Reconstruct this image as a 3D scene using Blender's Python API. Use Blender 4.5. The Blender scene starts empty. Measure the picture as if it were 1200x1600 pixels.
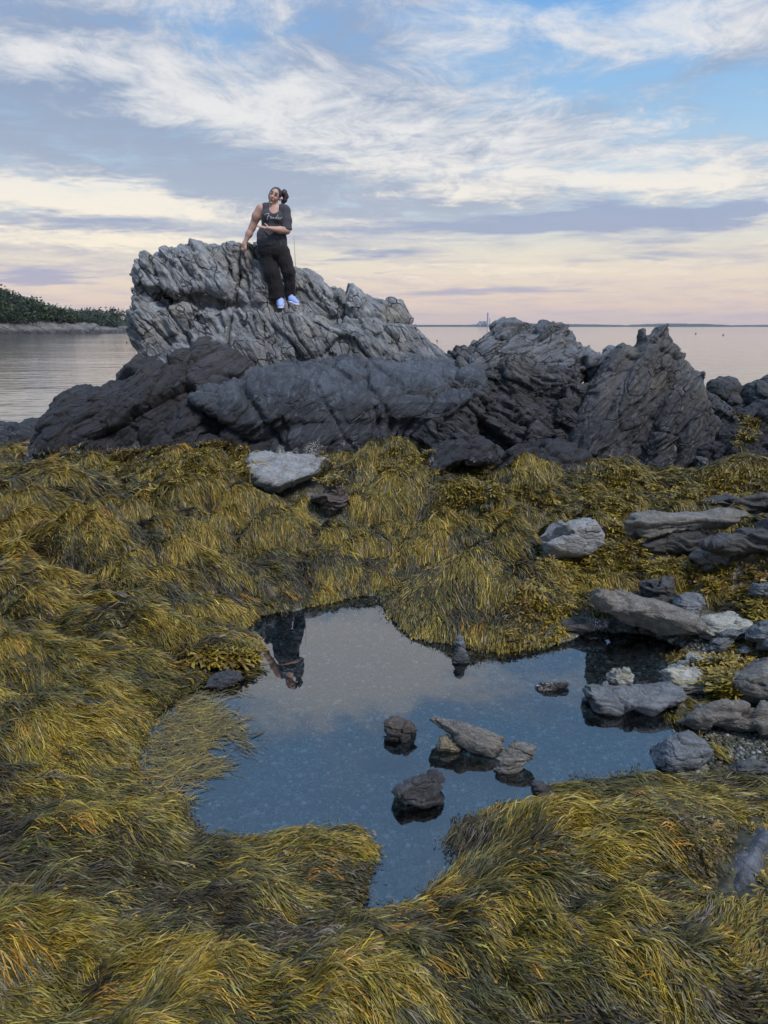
import bpy, math, random, colorsys
import numpy as np
from mathutils import Vector
from mathutils.bvhtree import BVHTree
R = math.radians
scene = bpy.context.scene
COL = scene.collection

# ------------------------------------------------------------------ camera
CAM_H, PITCH, FPX = 2.1, R(14.15), 1150.0          # metres, tilt down, focal length in pixels of a 1200x1600 frame
cam_d = bpy.data.cameras.new('camera')
cam = bpy.data.objects.new('camera', cam_d); COL.objects.link(cam)
cam_d.sensor_fit = 'VERTICAL'; cam_d.sensor_height = 36; cam_d.sensor_width = 27
cam_d.lens = 36 * FPX / 1600
cam_d.clip_start = .05; cam_d.clip_end = 60000
cam.location = (0, 0, CAM_H); cam.rotation_euler = (R(90) - PITCH, 0, 0)
scene.camera = cam
scene.view_settings.view_transform = 'Standard'
scene.view_settings.look = 'None'
scene.view_settings.exposure = .58
scene.view_settings.gamma = 1
scene.cycles.use_denoising = True
scene.cycles.max_bounces = 8
scene.cycles.transparent_max_bounces = 12

# ------------------------------------------------------------------ node helpers
class NT:
    def __init__(self, tree):
        self.t = tree; self.n = tree.nodes; self.l = tree.links
    def new(self, typ, **kw):
        nd = self.n.new(typ)
        for k, v in kw.items(): setattr(nd, k, v)
        return nd
    def put(self, sock, v):
        if hasattr(v, 'is_output'): self.l.new(v, sock)
        else: sock.default_value = v
    def math(self, op, a, b=None, c=None, clamp=False):
        nd = self.new('ShaderNodeMath', operation=op, use_clamp=clamp)
        self.put(nd.inputs[0], a)
        if b is not None: self.put(nd.inputs[1], b)
        if c is not None: self.put(nd.inputs[2], c)
        return nd.outputs[0]
    def add(self, a, b): return self.math('ADD', a, b)
    def sub(self, a, b): return self.math('SUBTRACT', a, b)
    def mul(self, a, b): return self.math('MULTIPLY', a, b)
    def sstep(self, v, a, b, o0=0., o1=1.):
        nd = self.new('ShaderNodeMapRange', interpolation_type='SMOOTHSTEP')
        self.put(nd.inputs[0], v); nd.inputs[1].default_value = a; nd.inputs[2].default_value = b
        nd.inputs[3].default_value = o0; nd.inputs[4].default_value = o1
        return nd.outputs[0]
    def vec(self, x, y, z):
        nd = self.new('ShaderNodeCombineXYZ')
        for i, v in enumerate((x, y, z)): self.put(nd.inputs[i], v)
        return nd.outputs[0]
    def sep(self, v):
        nd = self.new('ShaderNodeSeparateXYZ'); self.put(nd.inputs[0], v); return nd.outputs
    def vmul(self, v, s):
        nd = self.new('ShaderNodeVectorMath', operation='MULTIPLY'); self.put(nd.inputs[0], v); self.put(nd.inputs[1], s); return nd.outputs[0]
    def vadd(self, v, s):
        nd = self.new('ShaderNodeVectorMath', operation='ADD'); self.put(nd.inputs[0], v); self.put(nd.inputs[1], s); return nd.outputs[0]
    def noise(self, v, scale, detail=4, rough=.5, dist=0., out=0, lac=2.):
        nd = self.new('ShaderNodeTexNoise'); self.put(nd.inputs['Vector'], v)
        nd.inputs['Scale'].default_value = scale; nd.inputs['Detail'].default_value = detail
        nd.inputs['Roughness'].default_value = rough; nd.inputs['Distortion'].default_value = dist
        nd.inputs['Lacunarity'].default_value = lac
        return nd.outputs[out]
    def voro(self, v, scale, feature='F1', out='Distance', rnd=1.):
        nd = self.new('ShaderNodeTexVoronoi', feature=feature); self.put(nd.inputs['Vector'], v)
        nd.inputs['Scale'].default_value = scale; nd.inputs['Randomness'].default_value = rnd
        return nd.outputs[out]
    def ramp(self, f, stops, interp='LINEAR'):
        nd = self.new('ShaderNodeValToRGB'); nd.color_ramp.interpolation = interp
        cr = nd.color_ramp
        while len(cr.elements) < len(stops): cr.elements.new(.5)
        for e, (p, c) in zip(cr.elements, stops):
            e.position = p; e.color = (*c, 1) if len(c) == 3 else c
        self.put(nd.inputs[0], f); return nd.outputs[0]
    def mix(self, f, a, b, blend='MIX'):
        nd = self.new('ShaderNodeMix', data_type='RGBA', blend_type=blend)
        self.put(nd.inputs[0], f)
        for i, v in ((6, a), (7, b)):
            if isinstance(v, tuple): v = (*v, 1) if len(v) == 3 else v
            self.put(nd.inputs[i], v)
        return nd.outputs[2]

def lin(r, g, b):
    f = lambda c: (c / 12.92 if c <= .04045 else ((c + .055) / 1.055) ** 2.4)
    return f(r / 255), f(g / 255), f(b / 255)

def ray(px, py):                                   # direction through a photo pixel
    u, v = (px - 600) / FPX, (800 - py) / FPX
    c, s = math.cos(PITCH), math.sin(PITCH)
    return np.array([u, c + v * s, -s + v * c])
def at_y(px, py, Y):                               # world point at distance Y
    d = ray(px, py); return d * (Y / d[1]) + np.array([0, 0, CAM_H])
def at_z(px, py, z=0.):
    d = ray(px, py); return d * ((z - CAM_H) / d[2]) + np.array([0, 0, CAM_H])
def ang(px, py):                                   # azimuth, elevation
    d = ray(px, py); d = d / np.linalg.norm(d)
    return math.atan2(d[0], d[1]), math.asin(d[2])

# ------------------------------------------------------------------ world: dusk sky with broken cloud
SUN_EL, SUN_ROT = R(52), R(140)                    # soft glow from high behind the camera's right shoulder
w = bpy.data.worlds.new('World'); scene.world = w; w.use_nodes = True
T = NT(w.node_tree); T.n.clear()
sky = T.new('ShaderNodeTexSky', sky_type='NISHITA'); sky.sun_disc = False
sky.sun_elevation = SUN_EL; sky.sun_rotation = SUN_ROT; sky.air_density = 1.0; sky.dust_density = 1.5; sky.ozone_density = 2.0
tc = T.new('ShaderNodeTexCoord').outputs['Generated']
sx, sy, sz = T.sep(tc)
el = T.math('ARCSINE', sz)
az = T.math('ARCTAN2', sx, sy)
zc = T.add(T.math('MAXIMUM', sz, 0.), .09)
qx, qy = T.math('DIVIDE', sx, zc), T.math('DIVIDE', sy, zc)
q = T.vec(qx, qy, 0.)
nz = T.noise(T.vmul(q, (.55, .8, 1)), 1.0, 3, .5, out=1)
qw = T.vadd(q, T.vmul(T.vadd(nz, (-.5, -.5, -.5)), (.9, .5, 0)))
def blob(px, py, rx, ry, tilt=0., soft=1.):
    """a soft elliptic patch of sky around the direction seen at (px, py)"""
    a0, e0 = ang(px, py); k = 1 / FPX
    da, de = T.sub(azw, a0), T.sub(elw, e0)
    c, s = math.cos(R(tilt)), math.sin(R(tilt))
    u = T.add(T.mul(da, c / (rx * k)), T.mul(de, s / (rx * k)))
    v = T.add(T.mul(da, -s / (ry * k)), T.mul(de, c / (ry * k)))
    r2 = T.add(T.mul(u, u), T.mul(v, v))
    return T.math('POWER', 2.718, T.mul(r2, -soft))
def blobs(lst):
    o = None
    for b in lst:
        amp = b[0]; m = T.mul(blob(*b[1:]), amp); o = m if o is None else T.add(o, m)
    return o
# edges of the patches are torn by noise
wn = T.noise(T.vmul(q, (1.0, 1.6, 1)), 1.7, 5, .6, out=1)
wx, wy, wz_ = T.sep(wn)
azw = T.add(az, T.mul(T.sub(wx, .5), .16)); elw = T.add(el, T.mul(T.sub(wy, .5), T.math('MINIMUM', T.add(T.mul(el, .30), .012), .075)))
# clear air
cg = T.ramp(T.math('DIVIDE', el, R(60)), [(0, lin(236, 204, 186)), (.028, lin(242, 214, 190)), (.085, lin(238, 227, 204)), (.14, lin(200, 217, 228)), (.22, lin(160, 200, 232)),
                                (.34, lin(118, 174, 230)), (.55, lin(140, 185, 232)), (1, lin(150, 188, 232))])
zen = T.sstep(el, R(42), R(72), 10., 16.)                # sky overhead, out of the frame, boosted to add fill light
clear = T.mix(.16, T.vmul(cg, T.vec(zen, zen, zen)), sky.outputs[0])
# veil of white to grey cloud
n1 = T.noise(T.vmul(qw, (1.0, .9, 1)), 1.55, 8, .64)
n2 = T.noise(T.vadd(T.vmul(qw, (.8, .95, 1)), (7.3, 2.2, 0)), 1.9, 7, .64)
n3 = T.noise(T.vadd(T.vmul(qw, (.9, .60, 1)), (3.3, 9.2, 4.)), 6.5, 7, .70, .5)
n5 = T.noise(T.vadd(T.vmul(qw, (.7, 1.1, 1)), (5.1, 1.2, 8.)), 3.2, 7, .66, .6)
cover = blobs([(.46, 430, 130, 330, 150, -18), (.42, 60, 90, 190, 60, -6), (.42, 1130, 25, 110, 42, -4), (.42, 850, 62, 140, 22, -4),
               (.36, 900, 232, 420, 62, -6), (.30, 1010, 285, 260, 16, -8), (.30, 640, 250, 300, 50, 10), (.40, 120, 260, 420, 90, 0), (.3, 720, 312, 200, 16, 0), (.3, 60, 340, 300, 60, 0),
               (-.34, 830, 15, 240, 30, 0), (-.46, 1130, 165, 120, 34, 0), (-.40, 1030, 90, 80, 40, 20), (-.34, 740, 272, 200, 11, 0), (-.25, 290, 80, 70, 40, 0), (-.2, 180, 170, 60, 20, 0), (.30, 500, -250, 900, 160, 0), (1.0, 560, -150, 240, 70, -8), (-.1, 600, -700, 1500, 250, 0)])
cover = T.sub(cover, T.sstep(el, R(20), R(34), 0., .42))
m1 = T.sstep(T.add(T.add(T.mul(n1, .95), T.mul(T.add(n3, n5), .42)), T.mul(cover, .40)), .76, 1.16)
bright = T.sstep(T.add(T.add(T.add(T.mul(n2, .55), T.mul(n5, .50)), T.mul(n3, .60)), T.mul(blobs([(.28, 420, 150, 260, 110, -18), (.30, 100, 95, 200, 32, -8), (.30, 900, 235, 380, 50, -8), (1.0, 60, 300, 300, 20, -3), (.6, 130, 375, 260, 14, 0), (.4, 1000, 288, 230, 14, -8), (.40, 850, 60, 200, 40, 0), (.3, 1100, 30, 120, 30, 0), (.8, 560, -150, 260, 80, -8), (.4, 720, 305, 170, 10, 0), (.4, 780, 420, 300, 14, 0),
                (-.40, 130, 215, 320, 50, -10), (-.3, 560, 40, 90, 60, 0), (-.3, 320, 262, 300, 22, -6), (-.2, 40, 30, 150, 20, 0), (-.3, 640, 330, 200, 12, 0)]), .5)), .74, 1.12)
whit = T.ramp(T.math('DIVIDE', el, R(30)), [(0, lin(240, 216, 196)), (.2, lin(248, 236, 214)), (.4, lin(232, 229, 226)), (.8, lin(222, 222, 224)), (1, lin(214, 218, 226))])
grey = T.ramp(T.math('DIVIDE', el, R(30)), [(0, lin(200, 180, 184)), (.25, lin(170, 178, 194)), (.5, lin(144, 160, 186)), (1, lin(150, 166, 194))])
cl = T.mix(bright, grey, whit)
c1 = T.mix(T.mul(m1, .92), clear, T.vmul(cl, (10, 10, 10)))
# low slate-blue bars
n4 = T.noise(T.vadd(T.vmul(qw, (.55, 1.4, 1)), (1.3, 4.4, 2.)), 1.3, 5, .6)
bars = blobs([(.9, 935, 330, 110, 15, 2), (.95, 1150, 334, 90, 15, 3), (.75, 960, 352, 300, 12, 2), (.75, 700, 352, 250, 17, 1), (.7, 1050, 375, 170, 12, 1), (.75, 560, 400, 140, 8, 3), (.8, 780, 452, 165, 9, 2),
              (.65, 90, 345, 110, 12, 1), (.5, 250, 360, 240, 12, 0), (.75, 130, 424, 110, 8, 0), (.7, 60, 437, 90, 6, 0), (.5, 620, 425, 60, 7, 10), (.4, 150, 462, 70, 8, 0), (.35, 760, 478, 100, 3, 0), (.4, 40, 430, 60, 20, 0), (.35, 850, 405, 300, 10, 0)])
n6 = T.noise(T.vadd(T.vmul(qw, (.5, .9, 1)), (4.3, 8.4, 6.)), 2.6, 6, .62)
m2 = T.sstep(T.add(T.mul(bars, .8), T.add(T.mul(T.sub(n4, .5), 1.3), T.mul(T.sub(n6, .5), 1.3))), .26, .80)
slate = T.ramp(T.math('DIVIDE', el, R(16)), [(0, lin(192, 176, 186)), (.3, lin(156, 166, 192)), (1, lin(138, 160, 194))])
c2 = T.mix(T.mul(m2, .86), c1, T.vmul(slate, (10, 10, 10)))
below = T.sstep(el, -.02, 0.)
c3 = T.mix(below, (1.6, 1.7, 1.9), c2)
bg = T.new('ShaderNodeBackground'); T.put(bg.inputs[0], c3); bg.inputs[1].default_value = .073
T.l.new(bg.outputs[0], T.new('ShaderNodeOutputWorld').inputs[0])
w.cycles.sampling_method = 'MANUAL'; w.cycles.sample_map_resolution = 512

sun_d = bpy.data.lights.new('sun', 'SUN'); sun_d.energy = 2.0; sun_d.angle = R(14); sun_d.color = (1, .93, .86)
sun = bpy.data.objects.new('sun', sun_d); COL.objects.link(sun)
sd = Vector((math.sin(SUN_ROT) * math.cos(SUN_EL), math.cos(SUN_ROT) * math.cos(SUN_EL), math.sin(SUN_EL)))
sun.rotation_euler = sd.to_track_quat('Z', 'Y').to_euler()

# ------------------------------------------------------------------ numpy noise and meshing
_rs = np.random.RandomState(7)
_perm = np.tile(_rs.permutation(256), 3).astype(np.int32)
_g = _rs.normal(size=(256, 3)); _g /= np.linalg.norm(_g, axis=1)[:, None]; _g = _g.astype(np.float32)
def perlin(P, seed=0):
    P = np.asarray(P, np.float32) + np.float32(seed * 17.31 + 100.5)
    i = np.floor(P).astype(np.int32); f = P - i; i &= 255
    u = f * f * f * (f * (f * 6 - 15) + 10)
    out = 0
    for dx in (0, 1):
        wx_ = u[:, 0] if dx else 1 - u[:, 0]
        hx = _perm[i[:, 0] + dx]
        for dy in (0, 1):
            wy_ = u[:, 1] if dy else 1 - u[:, 1]
            hy = _perm[hx + i[:, 1] + dy]
            for dz in (0, 1):
                wz2 = u[:, 2] if dz else 1 - u[:, 2]
                g = _g[_perm[hy + i[:, 2] + dz]]
                d = g[:, 0] * (f[:, 0] - dx) + g[:, 1] * (f[:, 1] - dy) + g[:, 2] * (f[:, 2] - dz)
                out = out + wx_ * wy_ * wz2 * d
    return out * 1.5
def fbm(P, octv=4, lac=2.05, gain=.5, seed=0):
    a, o, t = 1., 0., 0.
    for k in range(octv):
        o = o + a * perlin(P, seed + k); t += a; P = P * lac; a *= gain
    return o / t * 1.3
def ridged(P, octv=3, seed=0):
    a, o, t = 1., 0., 0.
    for k in range(octv):
        o = o + a * (1 - 2 * np.abs(perlin(P, seed + k))); t += a; P = P * 2.1; a *= .5
    return o / t
_h = np.random.RandomState(11).rand(1024, 8).astype(np.float32)
def facets(P, seed=0):
    """broken planes: every cell of a 3-D Voronoi pattern is its own tilted, offset plane"""
    P = np.asarray(P, np.float32) + np.float32(seed * 9.7 + 50)
    i0 = np.floor(P).astype(np.int32); best = np.full(len(P), 9., np.float32); sec = best.copy(); out = np.zeros(len(P), np.float32)
    for dx in (-1, 0, 1):
        for dy in (-1, 0, 1):
            for dz in (-1, 0, 1):
                c = i0 + np.array([dx, dy, dz], np.int32)
                k = (c[:, 0] * 73 + c[:, 1] * 179 + c[:, 2] * 283 + ((c[:, 0] * c[:, 1] * 7 + c[:, 2] * c[:, 1] * 13) % 1013)) % 1024
                r = _h[k]; v = P - c - r[:, :3]
                d = (v * v).sum(1)
                val = (v * (r[:, 3:6] - .5)).sum(1) * 2.0 + (r[:, 6] - .5) * .7
                nb = d < best
                sec = np.where(nb, best, np.minimum(sec, d)); out = np.where(nb, val, out); best = np.where(nb, d, best)
    return out, np.sqrt(sec) - np.sqrt(best)
def noise2(x, y, s, octv=3, seed=0):
    P = np.stack([np.ravel(x) * s, np.ravel(y) * s, np.full(np.size(x), .37 + seed)], 1)
    return fbm(P, octv, seed=seed).reshape(np.shape(x))
def smin(a, b, k):
    h = np.clip(.5 + .5 * (b - a) / k, 0, 1); return b + (a - b) * h - k * h * (1 - h)
def smax(a, b, k): return -smin(-a, -b, k)

def surface_nets(F, org, h):
    """mesh of the zero level of a field (negative inside) sampled on a grid"""
    nx, ny, nz = F.shape
    neg = F < 0
    c = [F[i:nx - 1 + i, j:ny - 1 + j, k:nz - 1 + k] for i in (0, 1) for j in (0, 1) for k in (0, 1)]
    s = sum((v < 0).astype(np.int8) for v in c)
    act = (s > 0) & (s < 8)
    idx = np.full(act.shape, -1, np.int32); ii = np.argwhere(act); idx[act] = np.arange(len(ii))
    cv = [v[act] for v in c]
    offs = [(i, j, k) for i in (0, 1) for j in (0, 1) for k in (0, 1)]
    acc = np.zeros((len(ii), 3), np.float32); cnt = np.zeros(len(ii), np.float32)
    for a in range(8):
        for b in range(a + 1, 8):
            d = [offs[b][m] - offs[a][m] for m in range(3)]
            if sum(abs(t) for t in d) != 1: continue
            cross = (cv[a] < 0) != (cv[b] < 0)
            t = np.where(cross, cv[a] / np.where(cross, cv[a] - cv[b], 1), 0)
            for m in range(3): acc[:, m] += np.where(cross, offs[a][m] + t * d[m], 0)
            cnt += cross
    V = (ii + acc / cnt[:, None]) * h + np.asarray(org)
    Q = []
    for ax in range(3):
        sl0 = [slice(None)] * 3; sl1 = [slice(None)] * 3
        sl0[ax] = slice(0, -1); sl1[ax] = slice(1, None)
        e = neg[tuple(sl0)] != neg[tuple(sl1)]
        b, d = [m for m in range(3) if m != ax]
        p = np.argwhere(e)
        p = p[(p[:, b] > 0) & (p[:, d] > 0) & (p[:, b] < F.shape[b] - 1) & (p[:, d] < F.shape[d] - 1)]
        inside = neg[p[:, 0], p[:, 1], p[:, 2]]
        qs = []
        for (ob, od) in ((1, 1), (0, 1), (0, 0), (1, 0)):
            r = p.copy(); r[:, b] -= ob; r[:, d] -= od; qs.append(idx[r[:, 0], r[:, 1], r[:, 2]])
        q4 = np.stack(qs, 1)
        flip = inside if ax != 1 else ~inside
        q4[~flip] = q4[~flip][:, ::-1]
        Q.append(q4)
    return V, np.concatenate(Q)

def mesh_np(name, V, Fq, mat=None, smooth=True, col=None, parent=None, colname='tint'):
    """one mesh object from numpy arrays (all faces the same size)"""
    me = bpy.data.meshes.new(name)
    V = np.asarray(V, np.float32); Fq = np.asarray(Fq, np.int32); n = Fq.shape[1]
    me.vertices.add(len(V)); me.vertices.foreach_set('co', V.ravel())
    me.loops.add(Fq.size); me.loops.foreach_set('vertex_index', Fq.ravel())
    me.polygons.add(len(Fq)); me.polygons.foreach_set('loop_start', np.arange(0, Fq.size, n, dtype=np.int32))
    if smooth: me.polygons.foreach_set('use_smooth', np.ones(len(Fq), bool))
    me.update(calc_edges=True); me.validate()
    if col is not None:
        ca = me.attributes.new(colname, 'FLOAT_COLOR', 'POINT')
        c4 = np.ones((len(V), 4), np.float32); c4[:, :3] = col
        ca.data.foreach_set('color', c4.ravel())
    o = bpy.data.objects.new(name, me); COL.objects.link(o)
    if mat: me.materials.append(mat)
    if parent: o.parent = parent
    return o
def tag(o, label=None, cat=None, group=None, kind=None):
    if label: o['label'] = label
    if cat: o['category'] = cat
    if group: o['group'] = group
    if kind: o['kind'] = kind
    return o

def vnormals(V, Q):
    n = np.zeros_like(V)
    fn = np.cross(V[Q[:, 2]] - V[Q[:, 0]], V[Q[:, 3]] - V[Q[:, 1]])
    for k in range(4):
        for m in range(3): n[:, m] += np.bincount(Q[:, k], fn[:, m], len(V))
    return n / np.maximum(np.linalg.norm(n, axis=1), 1e-9)[:, None]
def smooth_mesh(V, Q, it=1, f=.5):
    E = np.concatenate([Q[:, [0, 1]], Q[:, [1, 2]], Q[:, [2, 3]], Q[:, [3, 0]]])
    for _ in range(it):
        cnt = np.bincount(E[:, 0], minlength=len(V)).astype(np.float64)
        A = np.stack([np.bincount(E[:, 0], V[E[:, 1], m], len(V)) for m in range(3)], 1)
        V = V + f * (A / np.maximum(cnt, 1)[:, None] - V)
    return V
def subdivide(V, Q):
    E = np.concatenate([Q[:, [0, 1]], Q[:, [1, 2]], Q[:, [2, 3]], Q[:, [3, 0]]])
    key = np.sort(E, 1).astype(np.int64); k1 = key[:, 0] * (len(V) + 1) + key[:, 1]
    u, inv = np.unique(k1, return_inverse=True)
    a, b = u // (len(V) + 1), u % (len(V) + 1)
    em = (V[a] + V[b]) / 2; fm = V[Q].mean(1)
    n = len(V); m = len(Q); ei = inv.reshape(4, m) + n; fi = np.arange(m) + n + len(u)
    Q2 = np.concatenate([np.stack([Q[:, k], ei[k], fi, ei[(k + 3) % 4]], 1) for k in range(4)])
    return smooth_mesh(np.concatenate([V, em, fm]), Q2, 1, .22), Q2

def poly_sd(px, pz, poly):
    """signed distance to a polygon, negative inside"""
    d = np.full(px.shape, 1e9); ins = np.zeros(px.shape, bool); n = len(poly)
    for i in range(n):
        ax, az_ = poly[i]; bx, bz = poly[(i + 1) % n]
        ex, ez = bx - ax, bz - az_
        t = np.clip(((px - ax) * ex + (pz - az_) * ez) / (ex * ex + ez * ez + 1e-12), 0, 1)
        d = np.minimum(d, (px - ax - t * ex) ** 2 + (pz - az_ - t * ez) ** 2)
        c = ((az_ > pz) != (bz > pz)) & (px < ex * (pz - az_) / (ez + 1e-12) + ax)
        ins ^= c
    d = np.sqrt(d); return np.where(ins, -d, d)
def catmull(pts, n=4):
    p = np.asarray(pts, float); o = []
    for i in range(len(p)):
        a, b, c, d = p[i - 1], p[i], p[(i + 1) % len(p)], p[(i + 2) % len(p)]
        for t in np.arange(n) / n:
            o.append(.5 * (2 * b + (c - a) * t + (2 * a - 5 * b + 4 * c - d) * t * t + (3 * b - a - 3 * c + d) * t ** 3))
    return np.array(o)

# ------------------------------------------------------------------ the ground: pool basin, mounds of weed, shore
POOL_PX = [(592, 928), (560, 930), (500, 944), (455, 952), (400, 962), (375, 985), (405, 1005), (388, 1038), (330, 1045), (300, 1075), (245, 1110), (215, 1160), (205, 1215), (235, 1250),
           (285, 1262), (292, 1290), (315, 1318), (395, 1318), (470, 1300), (560, 1302), (585, 1330), (570, 1365), (565, 1400), (545, 1432), (590, 1428), (660, 1408), (700, 1375), (718, 1340), (694, 1312), (760, 1272), (838, 1258), (862, 1232), (955, 1216),
           (1035, 1216), (1072, 1198), (1062, 1150), (1050, 1125), (1066, 1085), (1045, 1050), (1062, 1010), (1010, 990), (930, 984), (880, 1000), (790, 1018), (740, 1012), (700, 1003), (645, 996), (612, 962)]
POOL = np.array([at_z(*p)[:2] for p in POOL_PX])
# (px, py, height, radius across, radius along, flat power)
MOUNDS = [(790, 905, .09, .75, .55), (800, 985, .06, .42, .14), (650, 950, .03, .22, .30), (880, 860, .10, .5, .4), (690, 800, .07, .6, .5),
          (960, 1310, .13, .46, .26), (800, 1335, .07, .30, .16), (1100, 1240, .09, .45, .14), (900, 1480, .10, .5, .28), (620, 1480, .05, .32, .14), (560, 1570, .10, .3, .12),
          (150, 1290, .13, .34, .15), (80, 1460, .11, .28, .12), (330, 1530, .08, .3, .10), (480, 1325, .03, .18, .05), (470, 1400, .04, .3, .07), (90, 1130, .14, .4, .25),
          (60, 1050, .14, .5, .3), (200, 960, .14, .6, .35), (310, 905, .12, .5, .4), (440, 850, .12, .6, .45), (130, 860, .16, .7, .4), (290, 800, .18, .6, .4), (60, 790, .14, .9, .4), (530, 890, .05, .4, .25),
          (350, 1020, .03, .2, .10), (612, 768, .44, .30, .25), (560, 745, .12, .4, .35), (300, 740, .38, .40, .26), (440, 790, .14, .5, .35),
          (818, 778, .34, .26, .17), (620, 800, .10, .3, .2), (960, 765, .14, .5, .3), (1060, 765, .16, .8, .35), (1170, 755, .28, .5, .3), (960, 830, .1, .4, .4), (1100, 900, .06, .6, .5)]
MG = []
for (px, py, hh, rx, ry) in MOUNDS:
    p = at_z(px, py, hh * .8 + .04); MG.append((p[0], p[1], hh, rx, ry))
MG += [(.17, 9.75, .44, .46, .38), (1.86, 9.25, .28, .38, .26), (-2.6, 9.7, .34, .6, .28), (-4.1, 9.9, .20, .5, .25), (4.7, 9.45, .32, .5, .26), (3.0, 9.6, .22, .5, .2), (-.75, 9.9, .22, .3, .2)]      # weed heaped against the foot of the rocks
def ground(x, y):
    x = np.asarray(x, float); y = np.asarray(y, float); sh = x.shape; x = x.ravel(); y = y.ravel()
    wob = noise2(x, y, 3.2, 2, 3) * .05 + noise2(x, y, 11., 2, 5) * .018
    sd = poly_sd(x, y, POOL) + wob
    out = np.clip(sd, 0, None)
    base = .004 + .045 * (1 - np.exp(-out / .30)) + .009 * np.clip(y - 3, 0, 9)
    m = np.zeros_like(x)
    for (mx, my, hh, rx, ry) in MG:
        m = m + hh * np.exp(-(((x - mx) / rx) ** 2 + ((y - my) / ry) ** 2) ** 1.25)
    edge = 1 - np.exp(-(out / .15) ** 1.3)
    bil = np.abs(noise2(x * .75, y * 1.3, 1.30, 2, 11))
    roll = np.clip((y - 2.6) / 2.5, .35, 1)
    # the pebble shelf on the right stays low
    shelf = np.exp(-(((x - 1.75) / .75) ** 2 + ((y - 3.55) / 1.0) ** 2) ** 2)
    hgt = base + edge * (m * (1 - .85 * shelf) + (.68 * bil * roll * (1 - .75 * np.clip((y - 7.) / 2, 0, 1)) * (1 - .85 * np.exp(-(out / .8) ** 2)) + .09 * np.abs(noise2(x, y * 1.3, 3.6, 2, 27)) + .05 * noise2(x, y, 4., 2, 21)) * (1 - shelf))
    hgt = hgt - shelf * edge * .045
    ins = np.clip(-sd, 0, None)
    dep = -.006 - .20 * (1 - np.exp(-ins / .42)) + .022 * noise2(x, y, 5., 3, 31) * np.clip(ins / .1, 0, 1)
    z = np.where(sd > 0, hgt, dep)
    # towards the sea the shore drops away
    f = np.clip((y - 13.0 - .12 * x * (x < 0)) / 4.0, 0, None)
    z = z - .85 * np.clip(f, 0, 1.8) ** 1.2
    return z.reshape(sh)
def hit(px, py, zoff=0.):
    """where the sight line through a photo pixel meets the ground"""
    d = ray(px, py); o = np.array([0, 0, CAM_H]); t0, t1 = 1.0, 30.
    ts = np.linspace(1.0, 26., 400); P = o + d * ts[:, None]
    below = P[:, 2] < ground(P[:, 0], P[:, 1]) + zoff
    k = int(np.argmax(below)); t = ts[max(k - 1, 0)]; t1 = ts[k]
    for _ in range(12):
        m = (t + t1) / 2; p = o + d * m
        if p[2] < float(ground(p[0:1], p[1:2])[0]) + zoff: t1 = m
        else: t = m
    return o + d * t1

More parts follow.
